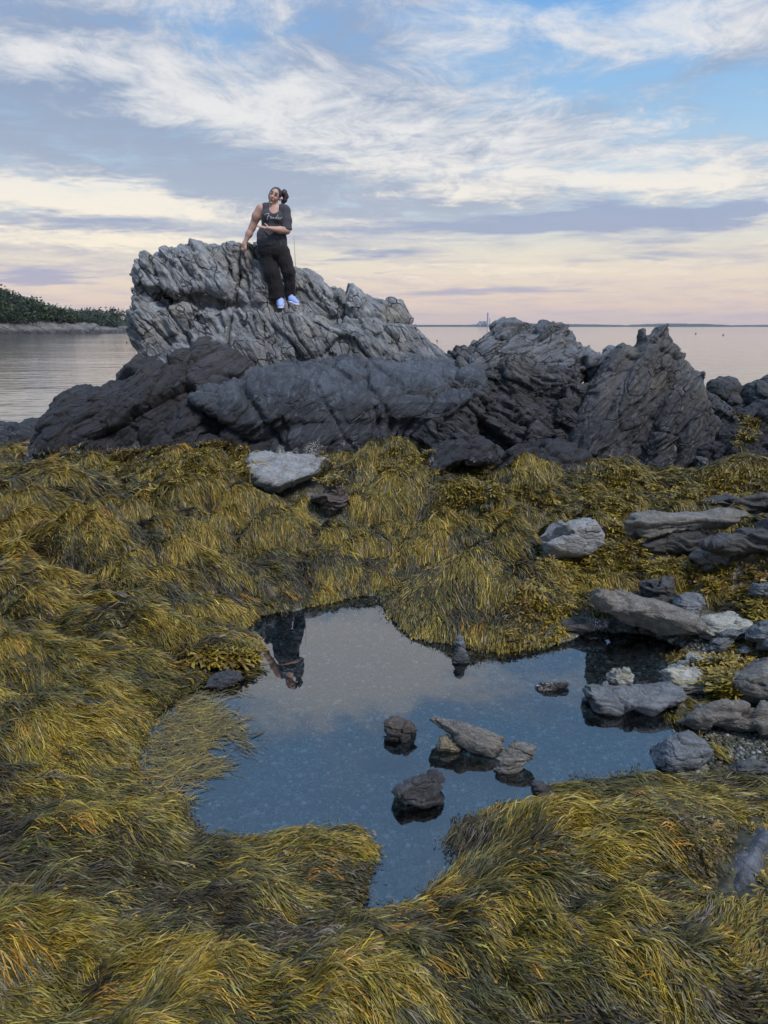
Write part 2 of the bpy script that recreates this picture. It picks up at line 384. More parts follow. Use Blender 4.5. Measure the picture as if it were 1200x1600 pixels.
# ------------------------------------------------------------------ materials
def principled(name):
    m = bpy.data.materials.new(name); m.use_nodes = True
    t = NT(m.node_tree); t.n.clear()
    b = t.new('ShaderNodeBsdfPrincipled'); o = t.new('ShaderNodeOutputMaterial'); t.l.new(b.outputs[0], o.inputs[0])
    return m, t, b
def plain(name, col, rough=.6, spec=.5):
    m, t, b = principled(name); b.inputs['Base Color'].default_value = (*col, 1); b.inputs['Roughness'].default_value = rough
    b.inputs['Specular IOR Level'].default_value = spec
    return m
def rock_mat(name, pale, dark, z0, z1, strata=(0, 0, 1), warm=(.30, .25, .18), barn=(0, .0), warm_amt=.35, scale=1., vein=.5, rough=.62, crack=.75):
    m, t, b = principled(name)
    geo = t.new('ShaderNodeNewGeometry'); P = geo.outputs['Position']
    n = Vector(strata).normalized(); a = n.orthogonal().normalized(); c = n.cross(a)
    dot = lambda v: (lambda nd: (t.put(nd.inputs[0], P), setattr(nd.inputs[1], 'default_value', v), nd.outputs['Value'])[2])(t.new('ShaderNodeVectorMath', operation='DOT_PRODUCT'))
    S = t.vec(t.mul(dot(a), .18), t.mul(dot(c), .18), dot(n))
    S = t.vadd(S, t.vmul(t.vadd(t.noise(P, 1.3 * scale, 3, out=1), (-.5, -.5, -.5)), (.22, .22, .22)))
    band = t.noise(S, 7 * scale, 6, .62)
    fine = t.noise(S, 34 * scale, 4, .65)
    blot = t.noise(P, 2.1 * scale, 5, .6)
    grit = t.noise(P, 75 * scale, 3, .7)
    z = t.sep(P)[2]
    zz = t.add(z, t.mul(t.sub(t.noise(P, 1.7, 4, .6), .5), 1.1))
    up = t.sstep(zz, z0, z1)
    pal = t.mix(t.sstep(band, .38, .66), tuple(v * .62 for v in pale), pale)
    pal = t.mix(t.mul(t.sstep(blot, .5, .68), warm_amt), pal, warm)
    drk = t.mix(t.sstep(band, .36, .68), tuple(v * .65 for v in dark), tuple(v * 1.45 for v in dark))
    colr = t.mix(up, drk, pal)
    colr = t.mix(t.mul(t.sstep(fine, .51, .68), .68), colr, tuple(v * .30 for v in pale))
    colr = t.mix(t.mul(t.sstep(fine, .49, .30), .62 * vein), colr, tuple(min(v * 1.7, .6) for v in pale))
    colr = t.mix(t.sstep(grit, .35, .75), t.vmul(colr, (.72, .72, .72)), t.vmul(colr, (1.22, 1.22, 1.22)))
    crk = t.voro(t.vmul(S, (5.5, 5.5, 2.2)), 2.6 * scale, 'DISTANCE_TO_EDGE')
    crm = t.sstep(t.noise(P, 1.9 * scale, 3, .5), .42, .60)
    crl = t.mul(t.sstep(crk, .055, .0), crm)
    colr = t.mix(t.mul(crl, crack), colr, tuple(v * .12 for v in pale))
    if barn[1] > 0:                                   # acorn barnacles and shell grit crusting the low rock
        v = t.voro(P, 72, rnd=1.)
        cl = t.sstep(t.add(t.noise(P, 3.1, 4, .65), t.mul(t.sub(barn[0], z), .55)), .55, .70)
        colr = t.mix(t.mul(t.mul(t.math('LESS_THAN', v, .42), cl), barn[1]), colr, (.62, .60, .55))
    t.put(b.inputs['Base Color'], colr)
    t.put(b.inputs['Roughness'], t.add(rough - .12, t.mul(grit, .24)))
    b.inputs['Specular IOR Level'].default_value = .42
    rg = t.new('ShaderNodeTexNoise', noise_type='RIDGED_MULTIFRACTAL'); t.put(rg.inputs['Vector'], S); rg.inputs['Scale'].default_value = 13 * scale; rg.inputs['Detail'].default_value = 4; rg.inputs['Roughness'].default_value = .6
    h = t.sub(t.add(t.add(t.add(t.mul(fine, .5), t.mul(band, .7)), t.mul(grit, .22)), t.mul(rg.outputs[0], .28)), t.mul(crl, .9 * crack))
    bp = t.new('ShaderNodeBump'); bp.inputs['Strength'].default_value = 1.; bp.inputs['Distance'].default_value = .085 / scale
    t.put(bp.inputs['Height'], h); t.l.new(bp.outputs[0], b.inputs['Normal'])
    return m

# ------------------------------------------------------------------ rock builder: lumps blended into one field
def lump(outline, Y, front, back, w=.25, k=4, xt=0.):
    """outline: photo pixels read at distance Y; front/back: tables (height, distance) of the near and far face; w: rounding; xt: skew of distance with x"""
    pts = np.array([at_y(px, py, Y)[[0, 2]] for px, py in outline])
    if k: pts = catmull(pts, k)
    fz, fy = zip(*front); bz, by = zip(*back)
    cx = pts[:, 0].mean()
    def f(x, y, z):
        d2 = poly_sd(x[:, 0, :], z[:, 0, :], pts)[:, None, :]
        e = np.clip(-d2 / w, 0, 1); t = np.sqrt(np.clip(1 - (1 - e) ** 2, 0, 1))
        yf, yb = np.interp(z, fz, fy) + xt * (x - cx), np.interp(z, bz, by) + xt * (x - cx)
        mid = yf * .45 + yb * .55
        yf = mid + (yf - mid) * t; yb = mid + (yb - mid) * t
        d = np.maximum(yf - y, y - yb) * .75
        return np.maximum(d, d2 * .8)
    bb = (pts[:, 0].min(), min(fy) - .25 - abs(xt), pts[:, 1].min(), pts[:, 0].max(), max(by) + .25 + abs(xt), pts[:, 1].max())
    return f, bb
def rock(name, lumps, mat, h=.04, k=.05, strata=(0, 0, 1), amp=(.10, .05, .02), seed=0, sub=1, cracks=(), cut=None, warp=.10, cell=1.6, fac=.10, joint=.04):
    L = [lump(**l) for l in lumps]
    lo = np.min([b[:3] for _, b in L], 0) - .2; hi = np.max([b[3:] for _, b in L], 0) + .2
    ax = [np.arange(lo[i], hi[i], h) for i in range(3)]
    F = np.full([len(a) for a in ax], 9., np.float32)
    for f, b in L:
        s = [slice(max(int((b[i] - .2 - lo[i]) / h), 0), int((b[i + 3] + .2 - lo[i]) / h) + 2) for i in range(3)]
        gx, gy, gz = np.meshgrid(ax[0][s[0]], ax[1][s[1]], ax[2][s[2]], indexing='ij')
        F[tuple(s)] = smin(F[tuple(s)], f(gx, gy, gz), k)
    F[0] = F[-1] = 1; F[:, 0] = F[:, -1] = 1; F[:, :, 0] = F[:, :, -1] = 1
    V, Q = surface_nets(F, lo, h)
    V = smooth_mesh(V, Q, 1, .5)
    for _ in range(sub): V, Q = subdivide(V, Q)
    n = np.array(Vector(strata).normalized()); a = np.array(Vector(n).orthogonal().normalized()); c = np.cross(n, a)
    V = V + warp * np.stack([fbm(V * 1.9, 3, seed=seed + s) for s in (40, 50, 60)], 1) * .5
    wv = V + .10 * np.stack([fbm(V * 1.5, 3, seed=seed + s) for s in (3, 7, 11)], 1)
    st = np.stack([wv @ a, wv @ c, wv @ n], 1)
    N = vnormals(V, Q)
    face = np.clip(1 - np.abs(N @ n), .12, 1)         # foliation bites into faces that cut across it
    # broken joint blocks, longer along the strata than across
    f1, e1 = facets(st * np.array([.55, .75, 1.25]) * cell, seed)
    f2, e2 = facets(st * np.array([1.3, 1.6, 3.6]) * cell, seed + 3)
    f3, e3 = facets(st * np.array([3.2, 3.6, 8.]) * cell, seed + 6)
    D = fac * f1 + fac * .50 * f2 + fac * .20 * f3
    D -= joint * np.exp(-(e1 / .045) ** 2) + joint * .4 * np.exp(-(e2 / .06) ** 2) + joint * .15 * np.exp(-(e3 / .08) ** 2)
    D += amp[0] * fbm(V * 1.3, 3, seed=seed + 2)
    # sheets of the foliation
    s1 = st * np.array([.20, .20, 1.])
    sv = s1[:, 2] * 5.5 + .8 * fbm(s1 * 2.2, 2, seed=seed + 77)
    saw = sv % 1; saw = np.where(saw < .90, saw / .90, (1 - saw) / .10)
    D += amp[1] * (saw - .5) * face * np.clip(.55 + 1.3 * perlin(V * 1.3, seed + 9), 0, 1.2)
    D += amp[1] * .6 * ridged(s1 * np.array([1, 1, 11.]), 2, seed + 5) * face * np.clip(.5 + 1.4 * perlin(V * 2.1, seed + 19), 0, 1.2)
    for (pt, nn, dp, wd) in cracks:
        dd = (V - np.array(pt)) @ np.array(Vector(nn).normalized()) + .05 * perlin(V * 3., seed + 90)
        D -= dp * np.exp(-(dd / wd) ** 2)
    V = V + N * D[:, None]
    V = smooth_mesh(V, Q, 1, .04)
    N = vnormals(V, Q)
    V = V + N * (amp[2] * fbm(V * 12, 3, seed=seed + 21) + amp[2] * .8 * ridged(s1 * np.array([1, 1, 20.]), 2, seed + 31) * face)[:, None]
    return mesh_np(name, V, Q, mat)

# ------------------------------------------------------------------ sea
SEA_Z = -.42
def make_sea():
    m, t, b = principled('sea_water')
    P = t.new('ShaderNodeNewGeometry').outputs['Position']
    b.inputs['Base Color'].default_value = (.020, .028, .036, 1); b.inputs['Roughness'].default_value = .06
    b.inputs['IOR'].default_value = 3.0
    n1 = t.noise(t.vmul(P, (.35, 1., 1)), 1.5, 3, .55); n2 = t.noise(t.vmul(P, (.30, 1., 1)), .42, 3, .5); n3 = t.noise(t.vmul(P, (.2, 1., 1)), .06, 2, .5)
    h = t.add(t.add(t.mul(n1, .05), t.mul(n2, .08)), t.mul(n3, .30))
    bp = t.new('ShaderNodeBump'); bp.inputs['Strength'].default_value = .62; bp.inputs['Distance'].default_value = 1.
    t.put(bp.inputs['Height'], h); t.l.new(bp.outputs[0], b.inputs['Normal'])
    V = np.array([(-30000, 9, SEA_Z), (30000, 9, SEA_Z), (30000, 45000, SEA_Z), (-30000, 45000, SEA_Z)], float)
    o = mesh_np('sea', V, np.array([[0, 1, 2, 3]]), m); o['kind'] = 'structure'
make_sea()

# ------------------------------------------------------------------ ground sheet
def make_ground():
    ys = np.concatenate([np.arange(-.6, 6, .028), 6 + np.cumsum(np.linspace(.03, .16, 150))])
    us = np.linspace(-1, 1, 520)
    X = us[None, :] * (2.2 + ys.clip(0)[:, None] * .85); Y = np.repeat(ys[:, None], len(us), 1)
    Z = ground(X, Y)
    V = np.stack([X, Y, Z], -1).reshape(-1, 3); nx = len(us); ny = len(ys)
    i = np.arange(nx * ny).reshape(ny, nx)
    Q = np.stack([i[:-1, :-1], i[:-1, 1:], i[1:, 1:], i[1:, :-1]], -1).reshape(-1, 4)
    # outer apron so the sheet carries on to both sides and under the sea
    m, t, b = principled('shore_bed')
    P = t.new('ShaderNodeNewGeometry').outputs['Position']
    z = t.sep(P)[2]
    peb = t.voro(P, 34, out='Color'); pd = t.voro(P, 34); hs = t.sep(peb)[0]; hs2 = t.sep(peb)[1]
    pc = t.ramp(hs, [(0, (.10, .11, .10)), (.45, (.19, .20, .18)), (.72, (.27, .25, .20)), (.9, (.36, .36, .33)), (1, (.6, .58, .53))])
    big = t.noise(P, 2.2, 4, .6)
    pc = t.mix(t.sstep(big, .45, .62), pc, t.vmul(pc, (.45, .5, .42)))
    silt = t.mix(t.sstep(t.noise(P, 18, 4, .6), .4, .7), (.030, .026, .014), (.075, .062, .024))
    c = t.mix(t.sstep(z, -.02, .035), pc, silt)
    shelf = t.sstep(t.add(z, t.mul(t.sub(big, .5), .06)), .045, .09)
    t.put(b.inputs['Base Color'], c); b.inputs['Roughness'].default_value = .5
    bp = t.new('ShaderNodeBump'); bp.inputs['Strength'].default_value = .7; bp.inputs['Distance'].default_value = .012
    t.put(bp.inputs['Height'], t.sub(1., pd)); t.l.new(bp.outputs[0], b.inputs['Normal'])
    o = mesh_np('ground', V, Q, m); o['kind'] = 'structure'
    return o
make_ground()

# ------------------------------------------------------------------ pool water
def make_pool():
    m = bpy.data.materials.new('pool_water'); m.use_nodes = True; t = NT(m.node_tree); t.n.clear()
    fr = t.new('ShaderNodeFresnel'); fr.inputs[0].default_value = 2.5
    gl = t.new('ShaderNodeBsdfGlossy'); gl.inputs['Roughness'].default_value = .0
    gl.inputs['Color'].default_value = (1, 1, 1, 1)
    tr = t.new('ShaderNodeBsdfTransparent'); tr.inputs[0].default_value = (.90, .94, .95, 1)
    mx = t.new('ShaderNodeMixShader'); t.l.new(fr.outputs[0], mx.inputs[0]); t.l.new(tr.outputs[0], mx.inputs[1]); t.l.new(gl.outputs[0], mx.inputs[2])
    P = t.new('ShaderNodeNewGeometry').outputs['Position']
    bp = t.new('ShaderNodeBump'); bp.inputs['Strength'].default_value = .03; bp.inputs['Distance'].default_value = .02
    t.put(bp.inputs['Height'], t.noise(P, 3.5, 2, .4)); t.l.new(bp.outputs[0], gl.inputs['Normal']); t.l.new(bp.outputs[0], fr.inputs['Normal'])
    t.l.new(mx.outputs[0], t.new('ShaderNodeOutputMaterial').inputs[0])
    x0, y0 = POOL.min(0) - .25; x1, y1 = POOL.max(0) + .25
    xs = np.linspace(x0, x1, 40); ys = np.linspace(y0, y1, 40); X, Y = np.meshgrid(xs, ys)
    V = np.stack([X, Y, X * 0], -1).reshape(-1, 3); i = np.arange(1600).reshape(40, 40)
    Q = np.stack([i[:-1, :-1], i[:-1, 1:], i[1:, 1:], i[1:, :-1]], -1).reshape(-1, 4)
    sd = poly_sd(V[:, 0], V[:, 1], POOL); keep = (sd[Q] < .16).any(1)
    o = mesh_np('pool_water', V, Q[keep], m); o['kind'] = 'structure'
make_pool()

# ------------------------------------------------------------------ the rock outcrop
ST_CRAG = (.80, .22, .55); ST_SPIRE = (.72, -.25, -.62)
M_CRAG = rock_mat('weathered_schist', (.345, .355, .375), (.115, .12, .135), 1.25, 2.25, ST_CRAG, warm=(.36, .31, .23), warm_amt=.5)
M_SLAB = rock_mat('wet_slab_schist', (.110, .125, .152), (.032, .034, .042), .65, 1.75, (-.45, -.5, .75), warm=(.15, .15, .16), barn=(.55, .9), warm_amt=.3, vein=.6, crack=.25)
M_DARK = rock_mat('black_intertidal_rock', (.070, .068, .076), (.028, .027, .033), .7, 1.9, (-.6, .3, .6), warm=(.10, .085, .07), barn=(.45, .9), warm_amt=.3, vein=.35, crack=.2)
M_MID = rock_mat('tumbled_grey_rock', (.115, .118, .128), (.033, .032, .038), .7, 1.8, (.45, .2, .8), warm=(.19, .16, .11), barn=(.35, .7), warm_amt=.5)
M_KNOB = rock_mat('bluish_pale_rock', (.20, .21, .235), (.045, .045, .05), 1.2, 1.75, (-.5, .3, .7), warm=(.24, .20, .14), warm_amt=.45)
M_SPIRE = rock_mat('upended_schist', (.130, .126, .128), (.044, .043, .050), .6, 1.6, ST_SPIRE, warm=(.23, .19, .14), barn=(.35, .9), warm_amt=.45, vein=.8, crack=.4)

def thing_rock(name, label, lumps, mat, cat='rock', **kw):
    return tag(rock(name, lumps, mat, **kw), label, cat)
L = lambda outline, Y, front, back, w=.25, k=4, xt=0.: dict(outline=outline, Y=Y, front=front, back=back, w=w, k=k, xt=xt)
crag = thing_rock('rock_crag', 'tall pale grey crag of cracked schist that the woman stands on', [
    L([(232, 575), (216, 530), (210, 496), (222, 480), (262, 470), (320, 474), (380, 475), (470, 477), (520, 498), (600, 530), (650, 565), (640, 600), (240, 600)], 11.9,
      [(1.3, 11.5), (1.75, 11.50), (2.3, 11.55), (2.6, 11.6)], [(1.3, 13.2), (2.6, 13.0)], w=.12),
    L([(430, 470), (445, 432), (470, 421), (492, 425), (520, 441), (556, 456), (585, 473), (606, 471), (628, 488), (648, 507), (670, 532), (698, 560), (698, 590), (440, 590)], 12.4,
      [(1.3, 11.45), (1.8, 11.75), (2.3, 12.05), (2.9, 12.25)], [(1.3, 13.4), (2.9, 12.9)], w=.22),
    L([(216, 452), (216, 418), (234, 392), (264, 379), (300, 376), (336, 384), (358, 398), (376, 440), (376, 480), (330, 482), (276, 472), (236, 460)], 12.2,
      [(2.3, 11.66), (2.7, 11.64), (3.2, 11.9)], [(2.3, 13.0), (3.3, 12.8)], w=.22),
    L([(215, 520), (225, 440), (260, 400), (330, 400), (380, 410), (420, 420), (430, 520)], 12.6, [(1.5, 12.2), (3.2, 12.3)], [(1.5, 13.2), (3.2, 12.9)], w=.2),
    L([(364, 485), (366, 415), (372, 382), (388, 372), (408, 376), (420, 410), (426, 485)], 12.05, [(2.2, 11.80), (2.8, 11.9), (3.2, 11.97)], [(2.2, 12.7), (3.2, 12.5)], w=.06, k=2),
    L([(330, 470), (335, 400), (352, 388), (372, 390), (376, 470)], 12.2, [(2.2, 11.9), (3.2, 12.0)], [(2.2, 12.8), (3.2, 12.7)], w=.1, k=2),
    L([(392, 480), (394, 392), (420, 400), (470, 420), (505, 440), (510, 490)], 12.5, [(2.2, 12.12), (3.2, 12.3)], [(2.2, 13.1), (3.2, 12.9)], w=.14),
    L([(206, 500), (203, 460), (210, 448), (230, 448), (262, 470), (275, 520), (245, 556), (222, 556), (210, 530)], 12.0, [(1.5, 11.6), (2.2, 11.45), (2.6, 11.7)], [(1.5, 12.8), (2.6, 12.6)], w=.2),
    L([(250, 590), (265, 545), (300, 520), (345, 515), (400, 530), (450, 545), (440, 600)], 11.5, [(1.3, 11.15), (1.8, 11.3), (2.1, 11.5)], [(1.3, 12.2), (2.1, 12.2)], w=.15),
    L([(470, 590), (500, 545), (560, 530), (620, 545), (670, 575), (660, 610)], 11.7, [(1.3, 11.3), (1.9, 11.6)], [(1.3, 12.4), (2, 12.4)], w=.12),
    L([(520, 520), (545, 485), (590, 490), (640, 515), (600, 560), (540, 560)], 12.1, [(1.6, 11.65), (2.5, 12.05)], [(1.6, 12.8), (2.5, 12.8)], w=.14)],
    M_CRAG, cat='rock crag', h=.032, k=.03, strata=ST_CRAG, amp=(.02, .045, .016), seed=1, warp=.03, cell=1.2, fac=.15, joint=.05,
    cracks=[(at_y(370, 440, 11.8), (1, 0, -.12), .14, .03), (at_y(330, 472, 11.7), (.1, 0, 1), .10, .025), (at_y(255, 470, 11.6), (.9, 0, .6), .08, .03), (at_y(423, 430, 11.9), (1, 0, .5), .08, .03)])
shoulder = thing_rock('rock_shoulder', 'black rounded rock shoulder sloping down left beside the sea', [
    L([(48, 735), (52, 680), (62, 648), (82, 621), (118, 611), (150, 611), (176, 650), (186, 740)], 10.7, [(.0, 10.2), (.5, 10.25), (1.2, 10.6)], [(0, 11.8), (1.2, 11.5)], w=.4),
    L([(130, 740), (128, 650), (150, 607), (178, 590), (190, 570), (216, 552), (262, 546), (330, 550), (410, 562), (380, 640), (320, 740)], 11.0, [(0, 10.35), (.7, 10.5), (1.2, 10.75), (1.8, 11.2)], [(0, 12.2), (1.8, 12.1)], w=.4),
    L([(225, 750), (238, 668), (262, 634), (288, 624), (322, 640), (340, 680), (340, 750)], 10.3, [(0, 9.95), (.5, 10.0), (1.0, 10.3)], [(0, 11.3), (1.1, 11.3)], w=.3),
    L([(290, 750), (300, 640), (350, 650), (430, 690), (600, 700), (640, 750)], 10.7, [(0, 10.25), (.5, 10.4), (1., 10.8)], [(0, 11.3), (1.1, 11.3)], w=.2)],
    M_DARK, cat='rock', h=.035, k=.012, strata=(-.6, .3, .6), amp=(.06, .022, .014), seed=2, warp=.04, cell=1.0, fac=.17, joint=.08)
slab = thing_rock('rock_ledge', 'smooth blue grey slab ledge jutting left below the pale crag', [
    L([(294, 604), (303, 586), (330, 569), (382, 556), (450, 547), (560, 543), (690, 553), (760, 585), (735, 640), (655, 695), (560, 708), (470, 704), (400, 692), (345, 655), (303, 628)], 10.9,
      [(.2, 10.75), (.5, 10.38), (.85, 10.22), (1.1, 10.30), (1.3, 10.58), (1.5, 11.1), (1.72, 11.7)], [(.2, 12.3), (1.8, 12.3)], w=.22),
    L([(430, 720), (450, 660), (520, 640), (600, 650), (650, 690), (640, 725)], 10.4, [(.1, 10.05), (.6, 10.1), (.9, 10.3)], [(.1, 11), (.9, 11)], w=.2)],
    M_SLAB, cat='rock ledge', h=.035, k=.03, strata=(-.55, -.35, .75), amp=(.04, .035, .013), seed=3, warp=.05, cell=.8, fac=.115, joint=.05,
    cracks=[(at_y(520, 650, 10.2), (.9, .1, .55), .05, .04), (at_y(600, 640, 10.3), (.95, .1, .5), .06, .035), (at_y(395, 640, 10.2), (.8, 0, .6), .10, .05), (at_y(570, 575, 10.9), (.7, 0, .2), .06, .04)])
step = thing_rock('rock_steps', 'lumpy grey rocks stepping down between the smooth ledge and jagged spire', [
    L([(640, 700), (645, 640), (665, 590), (700, 566), (745, 575), (768, 620), (745, 680), (700, 705)], 10.7, [(0, 10.3), (.7, 10.35), (1.3, 10.7), (1.6, 11.2)], [(0, 11.7), (1.6, 11.7)], w=.25),
    L([(650, 715), (664, 660), (690, 640), (735, 655), (775, 695), (770, 725)], 10.3, [(0, 9.95), (.5, 10.05), (.9, 10.3)], [(0, 11), (.9, 11)], w=.22),
    L([(740, 720), (748, 660), (775, 625), (815, 618), (860, 640), (890, 690), (890, 730)], 10.8, [(0, 10.4), (.6, 10.5), (1.2, 10.9)], [(0, 11.6), (1.2, 11.6)], w=.2),
    L([(720, 660), (722, 600), (745, 568), (790, 556), (850, 560), (905, 570), (925, 620), (910, 700), (760, 700)], 11.2, [(.2, 10.9), (.9, 10.95), (1.4, 11.1), (1.7, 11.4)], [(.2, 12.2), (1.7, 12.2)], w=.2),
    L([(845, 720), (850, 655), (880, 620), (905, 640), (915, 730)], 10.9, [(0, 10.5), (1.2, 10.8)], [(0, 11.6), (1.2, 11.6)], w=.15),
    L([(690, 575), (700, 553), (716, 546), (735, 551), (745, 575)], 12.0, [(1.2, 11.7), (1.8, 11.9)], [(1.2, 12.6), (1.8, 12.4)], w=.12)],
    M_MID, h=.035, k=.03, strata=(.45, .2, .8), amp=(.08, .03, .014), seed=4, warp=.08, cell=1.8, fac=.20, joint=.05)
knob = thing_rock('rock_hummock', 'pale bluish rounded rock knob between the crag and spire', [
    L([(742, 590), (742, 552), (750, 532), (770, 517), (788, 503), (803, 502), (818, 508), (834, 516), (850, 507), (868, 506), (886, 514), (912, 529), (938, 550), (950, 590)], 11.9,
      [(1.3, 11.3), (1.7, 11.5), (2.2, 11.9)], [(1.3, 12.9), (2.2, 12.5)], w=.25, k=3),
    L([(830, 560), (838, 520), (855, 507), (880, 512), (900, 550)], 11.8, [(1.5, 11.5), (2.2, 11.75)], [(1.5, 12.4), (2.2, 12.2)], w=.12),
    L([(925, 585), (937, 556), (952, 549), (964, 558), (966, 590)], 11.9, [(1.3, 11.7), (1.8, 11.85)], [(1.3, 12.4), (1.8, 12.3)], w=.12)],
    M_KNOB, h=.035, k=.03, strata=(-.5, .3, .7), amp=(.04, .03, .012), seed=5, warp=.03, cell=1.3, fac=.18, joint=.05)
spire = thing_rock('rock_spire', 'jagged spire of upended brown grey schist strata by the right water', [
    L([(872, 740), (892, 665), (915, 615), (938, 580), (955, 556), (968, 543), (985, 534), (1000, 541), (1006, 522), (1012, 513), (1024, 517), (1033, 508), (1041, 506), (1050, 502), (1058, 512), (1060, 528), (1070, 538), (1080, 560), (1090, 580),
       (1100, 600), (1110, 650), (1120, 745), (1000, 760)], 10.8, [(0, 10.15), (.6, 10.35), (1.2, 10.6), (2.1, 10.9)], [(0, 11.9), (2.1, 11.25)], w=.20, k=2),
    L([(985, 760), (1000, 680), (1030, 620), (1065, 590), (1096, 583), (1104, 578), (1112, 586), (1108, 602), (1122, 650), (1135, 755)], 10.5, [(0, 10.0), (.7, 10.15), (1.6, 10.5)], [(0, 11.3), (1.6, 11)], w=.2, k=3),
    L([(880, 745), (900, 690), (940, 640), (965, 650), (975, 745)], 10.5, [(0, 10.0), (.6, 10.2), (1.1, 10.5)], [(0, 11.2), (1.2, 11.2)], w=.15),
    L([(930, 680), (985, 570), (1030, 520), (1045, 530), (1015, 620), (980, 700)], 10.6, [(.2, 10.2), (1.2, 10.4), (2.1, 10.78)], [(0, 11.2), (2.1, 11.2)], w=.10)],
    M_SPIRE, cat='rock spire', h=.03, k=.03, strata=ST_SPIRE, amp=(.015, .065, .014), seed=6, warp=.015, cell=1.5, fac=.08, joint=.03)
thing_rock('low_rock', 'black ribbed low rock curling over bladderwrack beneath the lumpy grey rocks', [
    L([(655, 800), (656, 745), (668, 715), (700, 696), (742, 690), (770, 705), (764, 722), (712, 732), (690, 760), (684, 800)], 9.6, [(0, 9.25), (.4, 9.3), (.8, 9.6)], [(0, 10.2), (.8, 10.2)], w=.18)],
    M_DARK, h=.03, k=.03, strata=(-.4, .3, .7), amp=(.05, .025, .012), seed=7, warp=.05)
thing_rock('low_rock', 'black humped low rock just left of the foot of the spire', [
    L([(772, 755), (788, 716), (815, 698), (850, 688), (890, 699), (920, 716), (910, 745), (850, 760)], 9.8, [(0, 9.4), (.4, 9.5), (.8, 9.85)], [(0, 10.5), (.8, 10.4)], w=.25)],
    M_DARK, h=.03, k=.03, strata=(-.4, .3, .7), amp=(.05, .025, .012), seed=8, warp=.05)
thing_rock('shore_rock', 'dark rock mass at the right edge below a patch of yellow weed', [
    L([(1066, 750), (1080, 712), (1110, 682), (1140, 668), (1170, 660), (1200, 640), (1280, 630), (1300, 760)], 10.1, [(0, 9.7), (.5, 9.8), (1., 10.2)], [(0, 11), (1, 11)], w=.25)],
    M_DARK, h=.035, k=.03, strata=(.6, .2, .6), amp=(.07, .04, .012), seed=9, warp=.06)
thing_rock('shore_rock', 'bluish grey rock shoulder leaning on the right side of the spire', [
    L([(1085, 720), (1098, 604), (1112, 606), (1128, 628), (1150, 640), (1165, 665), (1150, 710)], 10.7, [(.2, 10.3), (1.3, 10.7)], [(.2, 11.4), (1.4, 11.3)], w=.2)],
    M_KNOB, h=.035, k=.03, strata=(.7, .2, .5), amp=(.05, .03, .012), seed=10, warp=.05)
thing_rock('shore_rock', 'rounded purplish boulder against the water right of the spire', [
    L([(1118, 665), (1128, 612), (1143, 598), (1162, 600), (1178, 615), (1200, 640), (1196, 680)], 11.6, [(.3, 11.2), (1.2, 11.6)], [(.3, 12.4), (1.2, 12.2)], w=.25)],
    M_MID, h=.035, k=.03, strata=(.3, .2, .8), amp=(.05, .03, .012), seed=11, warp=.05)
thing_rock('shore_rock', 'grey boulder cut by the right edge of the photo near the water', [
    L([(1160, 690), (1176, 640), (1190, 612), (1215, 600), (1290, 596), (1300, 690)], 11.2, [(.3, 10.9), (1.2, 11.2)], [(.3, 12), (1.2, 11.9)], w=.25)],
    M_MID, h=.035, k=.03, strata=(.3, .2, .8), amp=(.05, .03, .012), seed=12, warp=.05)
thing_rock('shore_rock', 'low grey weedy reef at the waterline on the far left', [
    L([(-140, 720), (-120, 668), (-40, 662), (20, 660), (60, 664), (80, 690), (70, 720)], 12.5, [(-.3, 11.8), (.6, 12.4)], [(-.3, 13.6), (.6, 13.2)], w=.25)],
    M_MID, h=.045, k=.03, strata=(.1, .2, .9), amp=(.07, .03, .02), seed=13, warp=.08)

# ------------------------------------------------------------------ seaweed
def project(P):
    P = np.asarray(P, float); c, s = math.cos(PITCH), math.sin(PITCH)
    x, y, z = P[..., 0], P[..., 1], P[..., 2] - CAM_H
    d = y * c - z * s; v = y * s + z * c
    return np.stack([600 + FPX * x / d, 800 - FPX * v / d], -1)
def inpoly(p, poly): return poly_sd(p[:, 0], p[:, 1], np.array(poly, float)) < 0
GX0, GX1, GY0, GY1, GS = -8., 8., .3, 13.5, .025
gx = np.arange(GX0, GX1, GS); gy = np.arange(GY0, GY1, GS)
GXX, GYY = np.meshgrid(gx, gy)
GH = ground(GXX, GYY); GSD = poly_sd(GXX.ravel(), GYY.ravel(), POOL).reshape(GXX.shape)
def blur(A, n):
    for _ in range(n):
        A = (np.roll(A, 1, 0) + np.roll(A, -1, 0) + A) / 3; A = (np.roll(A, 1, 1) + np.roll(A, -1, 1) + A) / 3
    return A
SURF = np.maximum(GH, .003)
STONES = np.zeros(GXX.shape)                       # where loose stones stand
def samp(A, x, y):
    u = np.clip((x - GX0) / GS, 0, len(gx) - 1.001); v = np.clip((y - GY0) / GS, 0, len(gy) - 1.001)
    i = u.astype(int); j = v.astype(int); fu = u - i; fv = v - j
    return A[j, i] * (1 - fu) * (1 - fv) + A[j, i + 1] * fu * (1 - fv) + A[j + 1, i] * (1 - fu) * fv + A[j + 1, i + 1] * fu * fv


